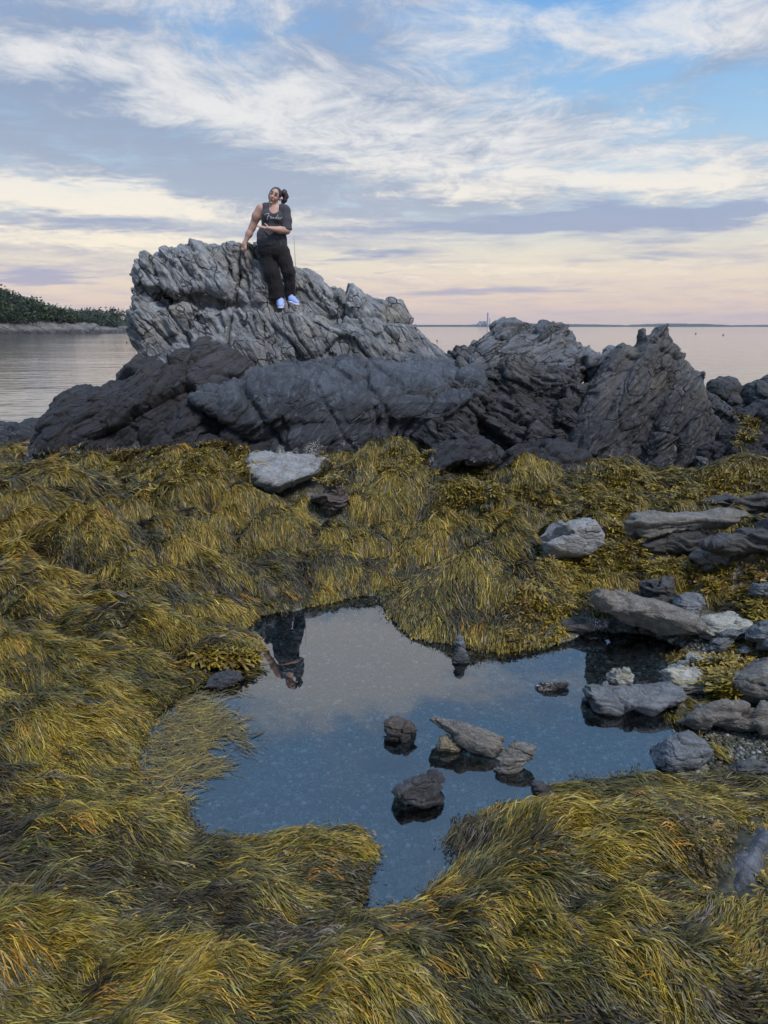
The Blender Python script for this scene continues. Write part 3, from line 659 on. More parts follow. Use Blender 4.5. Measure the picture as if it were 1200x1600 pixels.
# ------------------------------------------------------------------ loose stones
def stone(name, label, outline, mat, cat='stone', thick=.6, w=None, top=None, fac=.10, strata=(0, .2, 1), fol=.02, seed=0, k=1, sink=.3, zoff=0., foot=None, rough=.02, group=None, cuts=(), water=False, drape=False):
    """a stone with the outline it shows, built round in depth (thick x its width), standing on the ground under its lowest point"""
    pts = np.array(outline, float); py1 = pts[:, 1].max(); pxm = pts[np.argmax(pts[:, 1]), 0] if foot is None else foot
    H0 = hit(pxm, py1 - 2, zoff); d = ray(pxm, py1 - 2); D = (H0[1]) / d[1]
    if water: H0 = at_z(pxm, py1 - 2, .0)
    c = H0 + np.array([0, 0, 0.])
    vw = np.array([0, d[1], d[2]]); vw /= np.linalg.norm(vw); vu = np.array([0, -vw[2], vw[1]]); ux = np.array([1., 0, 0])
    def loc(px, py):
        r_ = ray(px, py); t = ((c - np.array([0, 0, CAM_H])) @ vw) / (r_ @ vw); p = r_ * t + np.array([0, 0, CAM_H]) - c
        return p @ ux, p @ vu
    for rep in (0, 1):                              # set back by its own half depth, so its front foot stands on the ground
        q = np.array([loc(*p) for p in pts]); size = np.ptp(q, axis=0); wid = min(size[0], size[1] * 1.8); T = thick * wid * .5
        if rep == 0: c = c + np.array([0, T * (.45 if water else .2), 0])
    if water: q[q[:, 1] < q[:, 1].min() + .3 * np.ptp(q[:, 1]), 1] -= .018
    qc = catmull(q, k) if k > 1 else q
    w = w or .26; w_ = w * min(size)
    h = max(.006, max(size) / 46)
    ax = [np.arange(q[:, 0].min() - 4 * h, q[:, 0].max() + 4 * h, h), np.arange(-T - 5 * h, T + 5 * h, h), np.arange(q[:, 1].min() - 4 * h, q[:, 1].max() + 4 * h, h)]
    X, W, Y = np.meshgrid(*ax, indexing='ij')
    d2 = poly_sd(X[:, 0], Y[:, 0], qc)[:, None, :]
    e = np.clip(-d2 / w_, 0, 1); t = np.sqrt(np.clip(1 - (1 - e) ** 2, 0, 1))
    F = np.maximum((np.abs(W) - T * t) * .8, d2 + 0 * W)
    for (px, py, nx, ny, nz) in ([top] if top else []) + list(cuts):
        lx, ly = loc(px, py); n = np.array([nx, ny, nz], float); n /= np.linalg.norm(n)
        nl = np.array([n @ ux, n @ vw, n @ vu])
        F = smax(F, (X - lx) * nl[0] + (W + T * .75) * nl[1] + (Y - ly) * nl[2], h * 1.5)
    V, Q = surface_nets(F.astype(np.float32), [a[0] for a in ax], h)
    V = smooth_mesh(V, Q, 1, .4)
    V, Q = subdivide(V, Q)
    V = c + V[:, :1] * ux + V[:, 1:2] * vw + V[:, 2:] * vu
    sc = 1 / max(size); n = np.array(Vector(strata).normalized()); a = np.array(Vector(n).orthogonal().normalized()); b = np.cross(n, a)
    P = V * sc; N = vnormals(V, Q); st = np.stack([P @ a * .5, P @ b * .5, P @ n], 1)
    st += .06 * np.stack([fbm(P * 3, 2, seed=seed + s) for s in (1, 2, 3)], 1)
    f1, e1 = facets(st * np.array([2.6, 2.6, 3.4]), seed); face = np.clip(1 - np.abs(N @ n), .1, 1)
    f2, e2 = facets(st * np.array([5., 5., 7.]), seed + 2)
    fac = fac * 1.15
    Dp = fac * 1.1 * f1 + fac * .35 * f2 - fac * .2 * np.exp(-(e1 / .06) ** 2)
    sv = st[:, 2] * 9 + .6 * perlin(st * 5, seed + 4); saw = sv % 1; saw = np.where(saw < .8, saw / .8, (1 - saw) / .2)
    Dp += fol * 2 * (saw - .5) * face + fol * ridged(st * np.array([3, 3, 30.]), 2, seed + 6) * face
    Dp += rough * fbm(P * 9, 3, seed=seed + 8) + .05 * fbm(P * 2.2, 2, seed=seed + 12)
    V = V + N * (Dp / sc)[:, None]; V = smooth_mesh(V, Q, 1, .12)
    u = ((V[:, 0] - GX0) / GS).astype(int); v = ((V[:, 1] - GY0) / GS).astype(int); m = (V[:, 2] > samp(GH, V[:, 0], V[:, 1]) + .015) & (u > 0) & (v > 0) & (u < len(gx) - 1) & (v < len(gy) - 1)
    if drape: np.maximum.at(SURF, (v[m], u[m]), V[m, 2])
    else: STONES[v[m], u[m]] = 1
    return tag(mesh_np(name, V, Q, mat), label, cat, group)
MS = dict(scale=3.2, crack=.12)
S_PALE = rock_mat('pale_granite_stone', (.36, .36, .37), (.12, .12, .12), .0, .10, (.2, .3, 1), warm=(.34, .31, .25), warm_amt=.4, vein=.2, **MS)
S_BLUE = rock_mat('blue_grey_stone', (.205, .215, .235), (.05, .05, .055), .0, .09, (.3, .3, 1), warm=(.2, .19, .16), warm_amt=.3, barn=(.03, .5), **MS)
S_DARK = rock_mat('dark_wet_stone', (.085, .082, .086), (.04, .033, .034), .0, .12, (.2, .2, 1), warm=(.13, .10, .075), warm_amt=.5, barn=(.10, .8), **MS)
S_STRI = rock_mat('striated_slab_stone', (.225, .205, .185), (.07, .066, .064), -.02, .10, (.25, .55, .8), warm=(.25, .20, .14), warm_amt=.5, vein=.9, **MS)
S_BROWN = rock_mat('rusty_brown_stone', (.13, .105, .095), (.05, .04, .04), .0, .08, (.3, .1, 1), warm=(.16, .11, .07), warm_amt=.5, **MS)
S_TAN = rock_mat('tan_stone', (.30, .245, .165), (.12, .10, .07), -.02, .05, (.3, .1, 1), warm=(.30, .23, .14), warm_amt=.5, **MS)
S_BARN = rock_mat('barnacled_flat_rock', (.17, .18, .21), (.06, .06, .065), .0, .09, (.3, .3, 1), warm=(.2, .19, .16), barn=(.02, .9), **MS)
S_WHITE = rock_mat('whitish_lichen_stone', (.46, .45, .40), (.14, .105, .10), .0, .08, (.1, .1, 1), warm=(.34, .28, .15), warm_amt=.6, vein=.3, **MS)
stone('boulder', 'flat topped split grey rock resting in the weed below the slab ledge', [(383, 735), (392, 718), (420, 710), (455, 704), (497, 698), (508, 706), (513, 722), (500, 740), (470, 758), (445, 774), (425, 768), (398, 752)], S_PALE, 'rock', thick=.8, w=.3, top=(445, 745, .12, -.55, 1), seed=1, strata=(-.5, 0, .8), fac=.07)
stone('stone', 'small purplish brown pyramid stone right of the split grey rock', [(499, 795), (502, 768), (512, 752), (530, 747), (538, 760), (546, 782), (540, 800), (515, 806)], S_BROWN, thick=.9, w=.28, seed=2, fac=.16)
stone('boulder', 'smooth rounded pale grey boulder on the weed mound', [(847, 852), (858, 836), (872, 822), (890, 811), (912, 807), (928, 812), (938, 826), (943, 842), (936, 856), (910, 866), (880, 866), (862, 868)], S_PALE, thick=.9, w=.5, zoff=.03, k=3, seed=3, fac=.07, fol=.004, rough=.008, cuts=[(900, 838, .25, -1, -.15)])
stone('slab', 'long dark layered slab lying flat right of the pale boulder', [(984, 808), (1000, 800), (1060, 799), (1120, 796), (1160, 797), (1168, 806), (1140, 822), (1090, 830), (1040, 838), (1000, 846), (986, 830)], S_STRI, 'rock slab', thick=.5, w=.24, zoff=.07, seed=4, strata=(.05, .2, 1), fol=.035, fac=.04, top=(1050, 806, 0, -.2, 1))
stone('slab', 'blackish flat slab behind the long layered slab at the right edge', [(1093, 792), (1100, 777), (1140, 770), (1215, 768), (1240, 782), (1210, 800), (1140, 798)], S_DARK, 'rock slab', thick=.6, w=.24, zoff=.07, seed=5, fol=.03, fac=.05, strata=(.1, .1, 1))
stone('slab', 'barnacle speckled black slab at the right edge under the long layered slab', [(1100, 852), (1125, 836), (1160, 824), (1215, 816), (1245, 830), (1240, 858), (1190, 868), (1130, 866)], S_DARK, 'rock slab', thick=.6, w=.24, zoff=.07, seed=6, fol=.03, fac=.06, strata=(.3, .1, 1))
stone('slab', 'dark shaded slab wedged under the long layered slab', [(998, 850), (1030, 836), (1090, 826), (1110, 842), (1090, 862), (1040, 866), (1005, 864)], S_DARK, 'rock slab', thick=.5, w=.28, seed=66, fol=.02, fac=.06, sink=.8)
stone('stone', 'small brown grey stone under the barnacle speckled slab', [(1079, 872), (1088, 860), (1108, 856), (1130, 862), (1140, 876), (1128, 890), (1100, 893)], S_STRI, thick=.9, w=.45, zoff=.07, seed=7, fac=.14)
stone('plank_stone', 'long striated grey plank of schist lying diagonally at the shelf edge', [(926, 932), (936, 920), (956, 922), (990, 934), (1030, 946), (1070, 960), (1090, 976), (1088, 996), (1060, 996), (1020, 984), (980, 966), (940, 950)], S_STRI, 'stone', thick=.7, w=.28, seed=8, strata=(.28, .45, 1), fol=.03, fac=.04, top=(1000, 952, .12, -.5, 1))
stone('stone', 'rough dark blocky stone standing behind the diagonal plank', [(1002, 930), (1006, 912), (1016, 905), (1040, 905), (1052, 918), (1060, 936), (1050, 950), (1012, 946)], S_DARK, thick=.9, w=.3, seed=9, fac=.14)
stone('stone', 'squared grey block beside the rough dark stone', [(1053, 946), (1060, 930), (1080, 926), (1099, 932), (1096, 950), (1084, 968), (1066, 962)], S_BLUE, thick=.8, w=.22, k=1, seed=10, fac=.06, top=(1080, 942, .3, -.5, 1))
stone('stone', 'thin dark flat stone at the pool rim left of the plank', [(872, 972), (900, 968), (946, 970), (948, 978), (915, 984), (880, 986)], S_DARK, thick=.5, w=.28, seed=11, fac=.05)
stone('stone', 'small grey wedge stone under the left end of the plank', [(948, 976), (958, 963), (974, 966), (988, 980), (986, 990), (962, 988)], S_BLUE, thick=.8, w=.24, seed=12, fac=.12)
stone('boulder', 'rounded whitish boulder at the right shelf with dark underside', [(1090, 985), (1094, 966), (1112, 960), (1140, 960), (1160, 968), (1166, 982), (1156, 998), (1120, 1002), (1096, 1000)], S_WHITE, thick=.9, w=.5, k=3, seed=13, fac=.07)
stone('stone', 'dark blue wedge stone leaning in front of the whitish boulder', [(1098, 1018), (1110, 996), (1130, 982), (1155, 978), (1168, 988), (1150, 1002), (1125, 1020)], S_BLUE, thick=.6, w=.3, seed=14, fac=.10)
stone('stone', 'grey slab stone tilted up against the right edge', [(1166, 998), (1176, 980), (1215, 972), (1240, 990), (1230, 1008), (1190, 1008)], S_BLUE, thick=.7, w=.3, seed=15, fac=.10)
stone('stone', 'flat little grey stone beside the draped bladderwrack', [(1150, 1018), (1160, 1009), (1180, 1008), (1188, 1014), (1172, 1022), (1156, 1023)], S_BLUE, thick=.8, w=.28, seed=16)
stone('stone', 'pale mottled stone above the squared white block', [(1069, 1040), (1080, 1024), (1105, 1020), (1126, 1028), (1128, 1044), (1105, 1050), (1080, 1050)], S_WHITE, thick=.8, w=.28, seed=17, fac=.10)
stone('stone', 'squared whitish block with flat front by the pool rim', [(1034, 1046), (1060, 1042), (1100, 1046), (1121, 1050), (1118, 1076), (1100, 1086), (1060, 1084), (1038, 1070)], S_WHITE, thick=.6, w=.22, k=1, seed=18, fac=.05, top=(1080, 1054, .1, -.4, 1))
stone('stone', 'thin pale shard at the corner of the pool', [(1043, 1046), (1060, 1032), (1078, 1030), (1074, 1042), (1054, 1049)], S_PALE, thick=.5, w=.3, seed=19)
stone('stone', 'small white knobbly stone standing in the pool behind the hull shaped slab', [(950, 1064), (952, 1050), (964, 1043), (980, 1045), (988, 1056), (984, 1068), (964, 1070)], S_WHITE, thick=.9, w=.45, water=True, seed=20, fac=.12)
stone('slab', 'dark hull shaped slab rising out of the right side of the pool', [(911, 1092), (914, 1068), (930, 1063), (970, 1066), (1010, 1062), (1040, 1066), (1066, 1080), (1060, 1096), (1030, 1106), (1010, 1114), (985, 1100), (955, 1116), (930, 1112)], S_BLUE, 'rock slab', thick=.7, w=.3, water=True, seed=21, fac=.05, top=(985, 1086, 0, -.45, 1), strata=(.1, .2, 1), sink=.1, zoff=.03)
stone('boulder', 'large grey boulder at the right edge with weed over its left side', [(1134, 1072), (1142, 1054), (1170, 1040), (1220, 1026), (1280, 1030), (1290, 1090), (1220, 1108), (1160, 1098)], S_STRI, thick=.8, w=.3, seed=22, fac=.05, fol=.015, strata=(.1, .3, 1))
stone('slab', 'ridged striped grey slab sloping right of the hull shaped slab', [(1056, 1130), (1080, 1112), (1100, 1098), (1130, 1094), (1160, 1100), (1210, 1112), (1260, 1118), (1260, 1148), (1190, 1152), (1120, 1144), (1080, 1142)], S_STRI, 'rock slab', thick=.6, w=.24, seed=23, fac=.03, fol=.04, strata=(.1, .75, .7))
stone('boulder', 'oval grey rock sitting at the lower right rim of the pool', [(1018, 1188), (1026, 1166), (1044, 1150), (1064, 1145), (1086, 1152), (1106, 1166), (1112, 1176), (1090, 1192), (1060, 1204), (1034, 1204)], S_BLUE, thick=.9, w=.4, water=True, k=3, seed=24, fac=.06, fol=.006)
stone('stone', 'rounded pinkish grey stone half buried in weed at the lower right', [(1144, 1206), (1152, 1192), (1170, 1187), (1192, 1188), (1200, 1198), (1190, 1212), (1160, 1214)], S_PALE, thick=.9, w=.5, k=3, seed=25, fac=.06)
stone('stone', 'small grey stone in the bladderwrack at the far right edge', [(1172, 930), (1178, 912), (1194, 908), (1215, 914), (1215, 934), (1190, 938)], S_BLUE, thick=.9, w=.28, seed=26, fac=.12)
stone('stone', 'pointed dark stone standing upright in the far pool with its reflection', [(708, 1034), (710, 1014), (714, 998), (718, 990), (723, 1000), (732, 1020), (733, 1033), (720, 1036)], S_BLUE, thick=.8, w=.4, water=True, seed=27, fac=.08, sink=.1, zoff=-.0)
stone('driftwood_stick', 'short dark stick of driftwood lying in the pool water', [(837, 1072), (846, 1068), (870, 1067), (886, 1064), (888, 1071), (866, 1076), (842, 1079)], S_DARK, 'driftwood', thick=.9, w=.45, water=True, seed=28, fac=.03, fol=.02, strata=(0, .3, 1), zoff=.015, sink=0)
stone('stone', 'chunky reddish brown stone sticking out of the middle of the pool', [(602, 1150), (604, 1130), (618, 1123), (636, 1128), (652, 1141), (640, 1148), (622, 1158), (606, 1158)], S_BROWN, thick=.9, w=.35, water=True, seed=29, fac=.12, zoff=.0, sink=.1)
stone('plank_stone', 'grey flat plank of stone lying across the middle of the pool', [(674, 1124), (684, 1116), (710, 1124), (750, 1138), (784, 1152), (787, 1166), (765, 1180), (740, 1172), (705, 1148)], S_STRI, 'stone', thick=.6, w=.3, water=True, seed=30, fac=.04, fol=.02, strata=(.25, .5, .8), top=(730, 1148, .1, -.4, 1), zoff=.005, sink=.1)
stone('stone', 'little tan stone under the plank in the pool', [(680, 1164), (688, 1152), (706, 1150), (720, 1158), (719, 1170), (700, 1174), (684, 1173)], S_TAN, thick=.8, w=.45, water=True, seed=31, fac=.08, zoff=.0, sink=.2)
stone('stone', 'flat grey brown stone at the lower right end of the plank in the pool', [(770, 1196), (790, 1168), (805, 1154), (825, 1160), (839, 1168), (826, 1190), (806, 1206), (788, 1210)], S_STRI, thick=.35, w=.35, water=True, seed=32, fac=.05, zoff=-.01, sink=.3)
stone('stone', 'blackish triangular stone breaking the water in the near pool', [(612, 1242), (630, 1226), (645, 1212), (662, 1205), (684, 1210), (690, 1226), (689, 1250), (660, 1258), (630, 1250)], S_DARK, thick=.8, w=.3, water=True, seed=33, fac=.10, zoff=.0, sink=.1)
stone('stone', 'pale flat stone lying underwater above the triangular stone', [(570, 1196), (580, 1186), (604, 1184), (628, 1190), (630, 1200), (606, 1208), (580, 1206)], S_PALE, thick=.5, w=.28, seed=34, fac=.05, sink=.8)
stone('stone', 'dark twisted stone poking from under the weed at the near pool rim', [(826, 1226), (832, 1216), (846, 1220), (862, 1236), (872, 1250), (862, 1262), (842, 1256), (834, 1240)], S_DARK, thick=.7, w=.35, water=True, seed=35, fac=.10, zoff=.02, sink=.1)
WEEDY = stone('stone', 'black stone capped with hanging weed at the left rim of the pool', [(286, 1030), (300, 1014), (330, 1006), (370, 1008), (396, 1018), (402, 1028), (384, 1040), (340, 1044), (300, 1044)], S_DARK, thick=.8, w=.45, water=True, drape=True, seed=36, fac=.06, zoff=.01)
stone('stone', 'low grey stone with weed at the left rim just below the weed capped stone', [(318, 1074), (330, 1056), (350, 1047), (372, 1050), (380, 1060), (364, 1072), (340, 1082)], S_BLUE, thick=.8, w=.28, seed=37, fac=.06, zoff=.01)
stone('stone', 'narrow dark wedge stone under the bladderwrack below the black ribbed rock', [(750, 798), (754, 774), (764, 758), (774, 762), (778, 784), (770, 802)], S_BLUE, thick=.8, w=.3, seed=38, fac=.10)
def bedrock_patch():
    out = catmull([hit(*p)[:2] for p in [(1122, 1345), (1150, 1300), (1175, 1275), (1230, 1268), (1260, 1300), (1235, 1350), (1200, 1395), (1150, 1408), (1122, 1385)]], 4)
    lo, hi = out.min(0) - .05, out.max(0) + .05; xs = np.arange(lo[0], hi[0], .008); ys = np.arange(lo[1], hi[1], .008); X, Y = np.meshgrid(xs, ys); sh = X.shape
    d = poly_sd(X.ravel(), Y.ravel(), out); P = np.stack([X.ravel(), Y.ravel(), X.ravel() * 0], 1)
    f1, e1 = facets(P * 5, 3); base = blur(samp(GH, X.ravel(), Y.ravel()).reshape(sh), 12).ravel()
    z = base - .05 + .085 * np.clip(-d / .10, -1, 1) + .018 * f1 + .010 * fbm(P * 14, 3, seed=4) - .006 * np.exp(-(e1 / .08) ** 2)
    V = np.stack([X.ravel(), Y.ravel(), z], 1); n = np.arange(len(V)).reshape(sh); Q = np.stack([n[:-1, :-1], n[:-1, 1:], n[1:, 1:], n[1:, :-1]], -1).reshape(-1, 4)
    Q = Q[(d[Q] < .03).all(1)]
    u = ((V[:, 0] - GX0) / GS).astype(int); v = ((V[:, 1] - GY0) / GS).astype(int); m = d < -.01; STONES[v[m], u[m]] = 1
    tag(mesh_np('bedrock_patch', V, Q, S_BARN), 'bare bluish flat bedrock patch with white barnacles in the near right weed', 'rock')
bedrock_patch()

# pebbles and shell grit: too many to count
def pebbles(name, label, n, seed, test, size, tint=None, dark=1.):
    r = np.random.RandomState(seed); P = []
    while len(P) < n:
        x = r.uniform(-1.6, 3.2, 8000); y = r.uniform(1.9, 5.6, 8000); z = samp(GH, x, y); p = np.stack([x, y, z], 1)
        P.extend(p[test(p, project(p), samp(GSD, x, y)) & (r.rand(8000) < np.clip(y / 5., .3, 1))])
    P = np.array(P[:n])
    # low round stones from a squashed, jittered 3x ring ball
    ring = [(0, 1)] + [(s, c) for s, c in ((.62, .72), (1., .12), (.7, -.5))]
    B = [(0, 0, .9)] + [(s * math.cos(a + i * .5), s * math.sin(a + i * .5), c) for i, (s, c) in enumerate(ring[1:]) for a in np.arange(6) * math.pi / 3]
    B = np.array(B); T_ = []
    for k in range(6): T_.append((0, 1 + k, 1 + (k + 1) % 6, 1 + (k + 1) % 6))
    for q in (0, 1):
        for k in range(6): T_.append((1 + 6 * q + k, 7 + 6 * q + k, 7 + 6 * q + (k + 1) % 6, 1 + 6 * q + (k + 1) % 6))
    T_ = np.array(T_); tri = T_[:6, :3]; quad = T_[6:]
    tris = np.concatenate([tri, quad[:, [0, 1, 2]], quad[:, [0, 2, 3]]])
    s = size * np.minimum(r.lognormal(0, .5, n), 2.4); an = r.uniform(0, 6.28, n); el_ = r.uniform(.55, 1, n); fl = r.uniform(.3, .65, n)
    jit = 1 + r.normal(0, .14, (n, len(B)))
    bx, by, bz = B[None, :, 0] * jit, B[None, :, 1] * jit * el_[:, None], B[None, :, 2] * fl[:, None]
    V = np.stack([(bx * np.cos(an)[:, None] - by * np.sin(an)[:, None]) * s[:, None], (bx * np.sin(an)[:, None] + by * np.cos(an)[:, None]) * s[:, None], bz * s[:, None]], -1) + P[:, None]
    pal = np.array([(.08, .09, .075), (.14, .15, .135), (.21, .20, .165), (.29, .29, .27), (.18, .14, .11), (.40, .40, .37), (.72, .70, .65)])
    c = pal[r.choice(7, n, p=[.30, .22, .15, .09, .11, .06, .07])] if tint is None else np.array(tint) * r.uniform(.7, 1.1, (n, 1))
    c = c * r.uniform(.75, 1.25, (n, 1)) * dark
    c = np.clip(c, .01, .78); s = np.where(c[:, 0] > .5, np.minimum(s, size * .9), s)
    m, t, b = principled(name); at = t.new('ShaderNodeAttribute', attribute_name='tint'); PP = t.new('ShaderNodeNewGeometry').outputs['Position']
    t.put(b.inputs['Base Color'], t.mix(t.noise(PP, 160, 3, .6), t.vmul(at.outputs['Color'], (.6, .6, .6)), t.vmul(at.outputs['Color'], (1.35, 1.35, 1.35)))); b.inputs['Roughness'].default_value = .5
    o = mesh_np(name, V.reshape(-1, 3), (np.arange(n) * len(B))[:, None, None] .__add__(tris[None]).reshape(-1, 3), m, col=np.repeat(c, len(B), 0))
    return tag(o, label, 'pebbles', kind='stuff')
pebbles('pebbles', 'grey and olive pebbles and shell bits covering the pool bottom', 15000, 3, lambda p, q, sd: (sd < -.03), .0115, dark=1.55)
SHELF = [(868, 978), (935, 975), (1000, 960), (1100, 1000), (1170, 1010), (1215, 1020), (1215, 1215), (1110, 1205), (1060, 1010)]
pebbles('pebbles', 'mixed gravel and broken white shell on the right shelf between the stones', 4200, 4, lambda p, q, sd: (sd > -.02) & inpoly(q, SHELF), .010, dark=.42)

# combed strands
gyy, gxx = np.gradient(blur(SURF, 6), GS)
# combing of the weed, read off the photo: start and end of strands
FLOW = [(20, 1285, 110, 1268), (130, 1285, 270, 1278), (50, 1335, 150, 1322), (20, 1480, 80, 1392), (60, 1432, 160, 1402), (100, 1465, 170, 1470), (90, 1500, 150, 1520), (60, 1570, 170, 1578), (200, 1510, 320, 1450),
        (150, 1562, 260, 1545), (230, 1382, 360, 1398), (300, 1405, 390, 1430), (330, 1352, 410, 1312), (230, 1540, 255, 1500), (420, 1362, 540, 1332), (430, 1432, 560, 1408), (400, 1465, 500, 1470), (430, 1540, 560, 1445),
        (450, 1560, 560, 1522), (470, 1525, 600, 1500), (560, 1470, 720, 1418), (620, 1480, 700, 1515), (640, 1530, 690, 1590), (740, 1490, 780, 1580), (700, 1450, 790, 1495), (690, 1395, 790, 1352), (700, 1330, 770, 1288),
        (800, 1325, 900, 1272), (930, 1270, 1010, 1302), (990, 1310, 1050, 1372), (800, 1272, 900, 1242), (900, 1240, 1030, 1262), (820, 1385, 920, 1372), (930, 1372, 1060, 1382), (850, 1420, 930, 1480), (790, 1440, 890, 1478),
        (830, 1500, 900, 1545), (990, 1380, 1100, 1402), (950, 1430, 1080, 1442), (870, 1560, 935, 1595), (1160, 1540, 1110, 1440), (1050, 1245, 1190, 1255), (1030, 1540, 1090, 1590),
        (20, 780, 100, 762), (100, 762, 180, 790), (130, 825, 190, 802), (190, 802, 270, 840), (40, 905, 110, 872), (110, 872, 190, 895), (220, 860, 275, 885), (0, 1050, 60, 1090), (100, 1022, 190, 1012), (60, 980, 160, 975),
        (380, 850, 425, 900), (400, 880, 445, 950), (470, 850, 525, 900), (540, 895, 590, 925), (350, 770, 420, 785), (500, 830, 560, 860), (250, 950, 340, 985), (330, 930, 400, 965), (80, 1110, 190, 1150), (20, 1160, 130, 1200), (60, 1230, 200, 1240),
        (690, 860, 605, 925), (640, 840, 600, 900), (740, 915, 640, 965), (760, 930, 690, 1000), (770, 950, 765, 1005), (700, 830, 790, 850), (800, 900, 860, 950), (830, 940, 840, 1000), (820, 860, 900, 900), (700, 790, 620, 830), (640, 720, 600, 800), (820, 745, 830, 800), (860, 780, 960, 800),
        (250, 1140, 340, 1120), (240, 1200, 350, 1190), (260, 1240, 360, 1215), (300, 1080, 380, 1060)]
fp = np.array([at_z(a, b, .08)[:2] for a, b, _, _ in FLOW]); fq = np.array([at_z(c, d, .08)[:2] for _, _, c, d in FLOW])
fd = fq - fp; fd /= np.linalg.norm(fd, axis=1)[:, None]; fm = (fp + fq) / 2; fs = .055 * np.hypot(fm[:, 0], fm[:, 1]) + .02
DX = np.full(GXX.shape, .30); DY = np.full(GXX.shape, -.16)
for (mx, my), (dx, dy), s_ in zip(fm, fd, fs):
    wgt = np.exp(-((GXX - mx) ** 2 + (GYY - my) ** 2) / (2 * s_ * s_)); DX += wgt * dx; DY += wgt * dy
DX -= gxx * .40; DY -= gyy * .40
nrm = np.hypot(DX, DY) + 1e-6; DX /= nrm; DY /= nrm
rotn = .75 * noise2(GXX, GYY, 1.9, 3, 61) + .55 * noise2(GXX, GYY, 6.5, 2, 63)
DX, DY = DX * np.cos(rotn) - DY * np.sin(rotn), DX * np.sin(rotn) + DY * np.cos(rotn)
def weed_mat(name, rough=.42):
    m, t, b = principled(name)
    at = t.new('ShaderNodeAttribute', attribute_name='tint')
    P = t.new('ShaderNodeNewGeometry').outputs['Position']
    n = t.noise(P, 60, 3, .6)
    t.put(b.inputs['Base Color'], t.mix(t.sstep(n, .3, .7), t.vmul(at.outputs['Color'], (.75, .75, .75)), t.vmul(at.outputs['Color'], (1.2, 1.2, 1.2))))
    t.put(b.inputs['Roughness'], t.add(rough - .1, t.mul(n, .25)))
    b.inputs['Specular IOR Level'].default_value = .36
    return m
M_WEED = weed_mat('knotted_wrack'); M_FUCUS = weed_mat('bladder_wrack', .4)
PAL = np.array([(.196, .138, .020), (.138, .106, .020), (.084, .073, .021), (.052, .049, .023), (.050, .035, .018), (.034, .029, .017), (.090, .074, .066), (.27, .145, .024)])
rng = np.random.RandomState(5)
WX, WY, WZ = 0, 0, 0
EXCL = [[(868, 975), (955, 955), (1010, 900), (1105, 925), (1100, 955), (1170, 960), (1200, 990), (1200, 1210), (1110, 1205), (1060, 1010), (930, 985)],      # pebble shelf
        [(1128, 1290), (1165, 1268), (1215, 1270), (1215, 1320), (1160, 1330), (1150, 1362), (1180, 1390), (1120, 1400), (1112, 1350), (1140, 1320)]]           # bare rock patch
FLOAT = [(195, 1235), (205, 1160), (245, 1105), (300, 1072), (395, 1036), (380, 1075), (350, 1100), (345, 1130), (385, 1180), (340, 1195), (370, 1210), (310, 1250), (240, 1262)]
RELIEF = GH - blur(GH, 40)                          # exposed crests tinted gold, hollows darker; mound shading put into the weed colour
